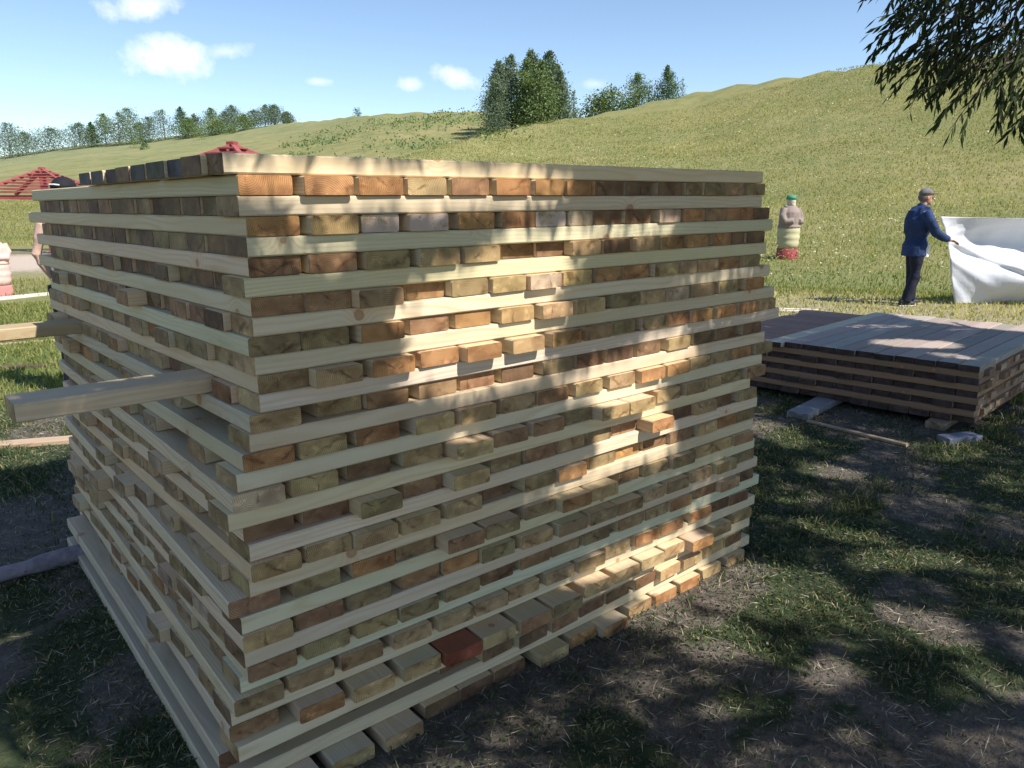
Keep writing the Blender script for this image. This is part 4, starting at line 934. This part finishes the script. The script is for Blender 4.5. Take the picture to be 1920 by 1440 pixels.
def cap(parent, hx, hz, mat, vis=True, k=1.0, badge=None):
    cb = MB(); prof = []
    V = []; n = 20
    for j in range(7):
        a = j/6*math.pi/2*.98; V += [(hx-.004+.112*k*math.cos(a)*math.cos(2*math.pi*i/n), .092*k*math.cos(a)*math.sin(2*math.pi*i/n), hz+.035+.098*math.sin(a)) for i in range(n)]
    Fs = [(j*n+i, j*n+(i+1) % n, (j+1)*n+(i+1) % n, (j+1)*n+i) for j in range(6) for i in range(n)]; Fs += [tuple(range(6*n, 7*n)), tuple(range(n-1, -1, -1))]
    cb.add(V, Fs); o = cb.build('cap', mat, parent, True)
    if vis:
        vb = MB(); vb.ell((hx+.125, 0, hz+.042), (.085, .072, .012)); vb.build('visor', mat, o, True)
    cb2 = MB(); cb2.ell((hx, 0, hz+.134), (.010, .010, .006)); cb2.build('cap_button', mat, o, True)
    return o
cap(root, .115, 1.725, GREYC)
hb = MB(); hb.ell((.085, 0, 1.715), (.092, .081, .075)); hb.build('hair', HAIR, root, True)
# the second person, mostly hidden behind the far end of the stack
d = ray(117, 380); PX, PY = (CAMP+d*6.6)[:2]
root = empty('person', (float(PX), float(PY), 0.0), head_px+R(82)); tag(root, 'person in white tank top, black trousers and black cap behind the left of the stack', 'person')
P2 = dict(pelvis=(0, 0, 1.0), waist=(0, 0, 1.17), chest=(0, 0, 1.46), neck0=(.02, 0, 1.61), neck1=(.035, 0, 1.68), head=(.045, 0, 1.775),
    armR=[(.05, -.20, 1.53), (.17, -.24, 1.26), (.10, -.20, 1.05)], armL=[(-.02, .195, 1.53), (-.05, .275, 1.27), (.03, .215, 1.06)],
    handR=(.1, .3, -.9), palmR=(1, .1, .1), curlR=.7, handL=(.3, -.35, -.85), palmL=(.3, -1, .2), curlL=.7,
    legR=[(0, -.10, 1.0), (.02, -.12, .54), (-.02, -.13, .09)], legL=[(0, .10, 1.0), (.03, .12, .54), (0, .13, .09)], skin=SKIN2)
person(root, P2)
cloth_tubes('tank_top', [([(0, 0, 1.02), (0, 0, 1.2), (0, 0, 1.42), (.01, 0, 1.53)], [.170, .165, .178, .13], .86), ([(0, -.13, 1.47), (.01, -.10, 1.585)], [.06, .04], 1), ([(0, .13, 1.47), (.01, .10, 1.585)], [.06, .04], 1)], WHITE, root)
cloth_tubes('trousers', [([(0, 0, .92), (0, 0, 1.14)], [.165, .172], .9), ([(0, -.10, 1.0), (.02, -.12, .54), (-.02, -.13, .08)], [.125, .098, .082], 1), ([(0, .10, 1.0), (.03, .12, .54), (0, .13, .08)], [.125, .098, .082], 1)], BLACK, root)
for y in (-.13, .13):
    sb = MB(); sb.ell((.04, y, .045), (.15, .052, .05)); link('shoe', sb.remesh('shoe', .01, 2), SHOE, root)
c_ = cap(root, .045, 1.785, BLACK, k=1.04)
w_ = MB(); w_.tube([(-.075, -.052, 1.845), (-.10, -.02, 1.85), (-.103, .02, 1.85), (-.08, .05, 1.842)], .006, 5); w_.build('cap_trim', WHITE, c_)
hb = MB(); hb.ell((.015, 0, 1.765), (.092, .080, .085)); hb.build('hair', HAIR, root, True)

# ---------------------------------------------------------------- the white sheet
def sheet():
    nu, nv = 120, 70; V = []
    fwh = np.array([_fw[0], _fw[1]])/math.hypot(_fw[0], _fw[1]); rh = _r0[:2]
    for j in range(nv+1):
        v = j/nv
        for i in range(nu+1):
            u = i/nu
            xl = np.interp(v, [0, .3, .5, .8, 1], [.43, .62, .66, .74, .82]); x = xl+(4.6-xl)*u
            top = 1.40-.05*math.sin(math.pi*u)
            z = top*(1-v)+.012
            s_ = math.sin(math.pi*min(1, u*1.02))
            # sags away under the held edge, then swells towards the camera
            dep = .42*s_*(math.sin(math.pi*min(1, v/.55))*1.0)*(1 if v < .55 else 0) - .36*s_*math.sin(math.pi*max(0, (v-.42)/.58))**1.3
            hx, hz = x-.50, z-1.02                                  # folds that fan out from the hands
            a = math.atan2(hz, hx+.25); rr = math.hypot(hx, hz)
            dep += .016*math.sin(a*15+.8)*min(1, rr/.5)*math.exp(-rr/2.6)+.008*math.sin(a*37+2)*min(1, rr)*math.exp(-rr/2)
            dep += .07*math.exp(-((z-(1.02-(x-.5)*.42))/.045)**2)*min(1, max(0, (x-.5)/.4))
            dep += .02*math.sin(x*5+z*3)+.01*math.sin(x*13-z*7)
            dd = dep+.10
            V.append((MX+rh[0]*x+fwh[0]*dd, MY+rh[1]*x+fwh[1]*dd, z+float(terrain(MX, MY))))
    idx = np.arange((nu+1)*(nv+1)).reshape(nv+1, nu+1)
    Fq = np.stack([idx[:-1, :-1], idx[1:, :-1], idx[1:, 1:], idx[:-1, 1:]], -1).reshape(-1, 4)
    me = npmesh('white_sheet', V, Fq, smooth=True)
    t = NT('white_film'); t.b.inputs['Specular IOR Level'].default_value = .4
    tr = t.n('ShaderNodeBsdfTranslucent'); tr.inputs[0].default_value = (.85, .86, .9, 1); P_ = t.n('ShaderNodeTexCoord').outputs['Object']
    t.bump(t.noise(P_, 5, 6, .6), .4, .04); t.out((.70, .71, .75), .5)
    ms = t.n('ShaderNodeMixShader'); ms.inputs[0].default_value = .16; t.l(t.b.outputs[0], ms.inputs[1]); t.l(tr.outputs[0], ms.inputs[2]); t.l(ms.outputs[0], t.t.nodes['Material Output'].inputs[0])
    o = link('white_sheet', me, t.m); md = o.modifiers.new('t', 'SOLIDIFY'); md.thickness = .003
    tag(o, 'large white sheet held up by the man and hanging to the ground', 'sheet')
sheet()

# ---------------------------------------------------------------- slatted garden roofs
RED = plain('red_stained_wood', (.29, .082, .075), .7, .3, 9, .4); REDD = plain('dark_red_wood', (.26, .06, .055), .7, .25, 9, .3)
def gazebo(px, w, rz, eave, apex, half, label):
    d = ray(px, 379); c = CAMP+d*w; x, y = float(c[0]), float(c[1]); z = float(terrain(x, y))
    root = empty('slatted_gazebo', (x, y, z), rz); tag(root, label, 'gazebo')
    cs = [Vector((half, half, eave)), Vector((-half, half, eave)), Vector((-half, -half, eave)), Vector((half, -half, eave))]; ap = Vector((0, 0, apex))
    for q in cs:
        m = MB(); dd = (q*1.06-Vector((0, 0, eave*.06))-ap); mid = ap+dd*.5
        rot = dd.to_track_quat('X', 'Z').to_matrix().to_4x4(); m.box((0, 0, 0), (dd.length, .09, .12), Matrix.Translation(mid) @ rot, .01); m.build('hip_rafter', RED, root)
    for a in range(4):
        A, B = cs[a], cs[(a+1) % 4]; m = MB()
        for i in range(1, 9):
            f = i/8; p0, p1 = ap.lerp(A, f), ap.lerp(B, f); dd = p1-p0; nrm = (A-ap).cross(B-ap).normalized()
            rot = dd.to_track_quat('X', 'Z').to_matrix().to_4x4()
            m.box((0, 0, 0), (dd.length, .085, .035), Matrix.Translation((p0+p1)/2+Vector((0, 0, .055))) @ rot, .006)
        m.build('roof_slats', RED, root)
        m = MB(); dd = B-A; rot = dd.to_track_quat('X', 'Z').to_matrix().to_4x4(); m.box((0, 0, 0), (dd.length*.93, .08, .12), Matrix.Translation((A+B)/2*.93+Vector((0, 0, eave*.07-.12))) @ rot); m.build('edge_beam', REDD, root)
    p = MB(); p.box((0, 0, apex/2-.06), (.18, .18, apex-.02), None, .01); p.build('post', REDD, root)
    m = MB(); m.box((0, 0, apex+.05), (.17, .17, .08), None, .015); m.build('roof_cap', REDD, root)
gazebo(87, 26, YAW*-1+R(5)+R(45-40), 1.97, 2.74, 1.42, 'red slatted pyramid roof at the left, behind the person in the black cap')
gazebo(445, 14.6, -YAW+R(5)+R(45+27), 1.95, 2.72, 1.42, 'red slatted pyramid roof whose tip shows above the tall stack')

# ---------------------------------------------------------------- carved wooden figures
GREYW = plain('grey_brown_paint', (.27, .21, .18), .8, .2, 9, .4); CREAM = plain('cream_paint', (.44, .40, .24), .75, .15, 7, .3); REDP = plain('red_base_paint', (.30, .06, .055), .75, .3, 6, .3); PINK = plain('pinkish_wood', (.62, .42, .36), .75, .15, 7, .2)
GRN = plain('green_hat', (.05, .25, .15), .7, .2, 10, .1); PALEW = plain('pale_face_wood', (.50, .42, .34), .8, .12, 12, .3)
def figure(x, y, s, label, rz, hue):
    z = float(terrain(x, y))-.03; root = empty('carved_figure', (x, y, z), rz); tag(root, label, 'carved figure', None, 'thing')
    b = MB(); b.lathe([(.27*s, 0), (.265*s, .06*s), (.25*s, .27*s), (.24*s, .28*s)], 20); b.build('base', REDP if hue else plain('faded_red_paint', (.50, .22, .19), .8, .2, 6, .3), root, True)
    b = MB(); pr = [(.235, .28), (.245, .36), (.262, .42), (.245, .44), (.262, .50), (.270, .58), (.250, .60), (.268, .66), (.265, .74), (.24, .80)]
    b.lathe([(r_*s, z_*s) for r_, z_ in pr], 28); b.build('skirt', CREAM if hue else PINK, root, True)
    b = MB(); b.tube([(0, 0, .78*s), (0, 0, .95*s), (0, 0, 1.15*s), (0, 0, 1.30*s)], [.25*s, .255*s, .24*s, .15*s], 18)
    for k in (-1, 1):
        b.tube([(.02*s, k*.20*s, 1.24*s), (.06*s, k*.27*s, 1.06*s), (.14*s, k*.23*s, .92*s), (.25*s, k*.08*s, .94*s)], [.085*s, .085*s, .078*s, .062*s], 10)
    b.tube([(.0, 0, .775*s), (.0, 0, .83*s)], [.275*s, .27*s], 18)
    link('coat', b.remesh('coat', .016, 2), GREYW if hue else PINK, root)
    b = MB(); b.ell((.02*s, 0, 1.40*s), (.115*s, .105*s, .125*s)); b.ell((.12*s, 0, 1.385*s), (.03*s, .02*s, .035*s)); b.ell((.07*s, 0, 1.31*s), (.09*s, .075*s, .09*s)); link('head', b.remesh('head', .012, 2), PALEW if hue else PINK, root)
    if hue:
        b = MB(); b.lathe([(.125*s, 1.455*s), (.118*s, 1.50*s), (.105*s, 1.545*s), (.05*s, 1.56*s)], 18, (.015*s, 0)); b.build('hat', GRN, root, True)
px_, pr_ = 1479, 20.0
d = ray(1479, 430); c = CAMP+d*19.4
figure(float(c[0]), float(c[1]), 1.02, 'carved wooden figure in grey coat and green hat on a red base in the meadow', -YAW-R(70), True)
d = ray(-9, 480); c = CAMP+d*14.6
figure(float(c[0]), float(c[1]), .80, 'pinkish carved figure on a red base cut off by the left edge', -YAW-R(60), False)

# scrubby growth on the mound
n = 26000; px = rng.uniform(520, 1010, n); az = np.interp(px, [500, 1050], [azel(500, 250)[0], azel(1050, 250)[0]]); r = rng.uniform(62, 128, n); x = CAMP[0]+r*np.sin(az); y = CAMP[1]+r*np.cos(az)
k = rng.random(n) < np.clip(fbm(x, y, .10, 81)*5-2.45, 0, 1)*.5+.02; x, y = x[k], y[k]; n = len(x)
C = np.stack([x, y, terrain(x, y)+rng.uniform(.0, .55, n)], -1); A = unit(rng.normal(size=(n, 3))+np.array([0, 0, .6])); B = unit(np.cross(A, rand_dirs(n)))
V, Fq = quads_from(C, A, B, rng.uniform(.12, .28, n), rng.uniform(.2, .45, n))
me = npmesh('scrub', V, Fq, None, {'var': ('FLOAT', np.repeat(rng.random(n), 4))}); tag(link('scrub', me, M_MIDL), 'low green scrub growing in patches over the far mound', kind='stuff')

# dry clippings matted over the near ground
n = 90000; x, y, r = wedge(n, .9, 9, .7); k = clear(x, y) & (rng.random(n) < .25+fbm(x, y, 2.2, 91)*.9-.2); x, y, r = x[k], y[k], r[k]; n = len(x)
a = rng.uniform(0, 6.28, n); A = unit(np.stack([np.cos(a), np.sin(a), rng.normal(0, .3, n)], -1)); B = unit(np.cross(A, np.stack([rng.normal(0, .5, n), rng.normal(0, .5, n), np.ones(n)], -1)))
V, Fq = quads_from(np.stack([x, y, terrain(x, y)+rng.uniform(.003, .02, n)], -1), A, B, rng.uniform(.002, .004, n)+r*.0003, rng.uniform(.012, .05, n))
me = npmesh('grass_clippings', V, Fq, None, {'var': ('FLOAT', np.repeat(rng.random(n), 4))})
tag(link('grass_clippings', me, leafmat('dry_clipping', [(0, (.05, .045, .03)), (.5, (.16, .13, .08)), (1, (.34, .29, .19))], .15, .8)), 'dry grass clippings matted over the near ground', kind='stuff')
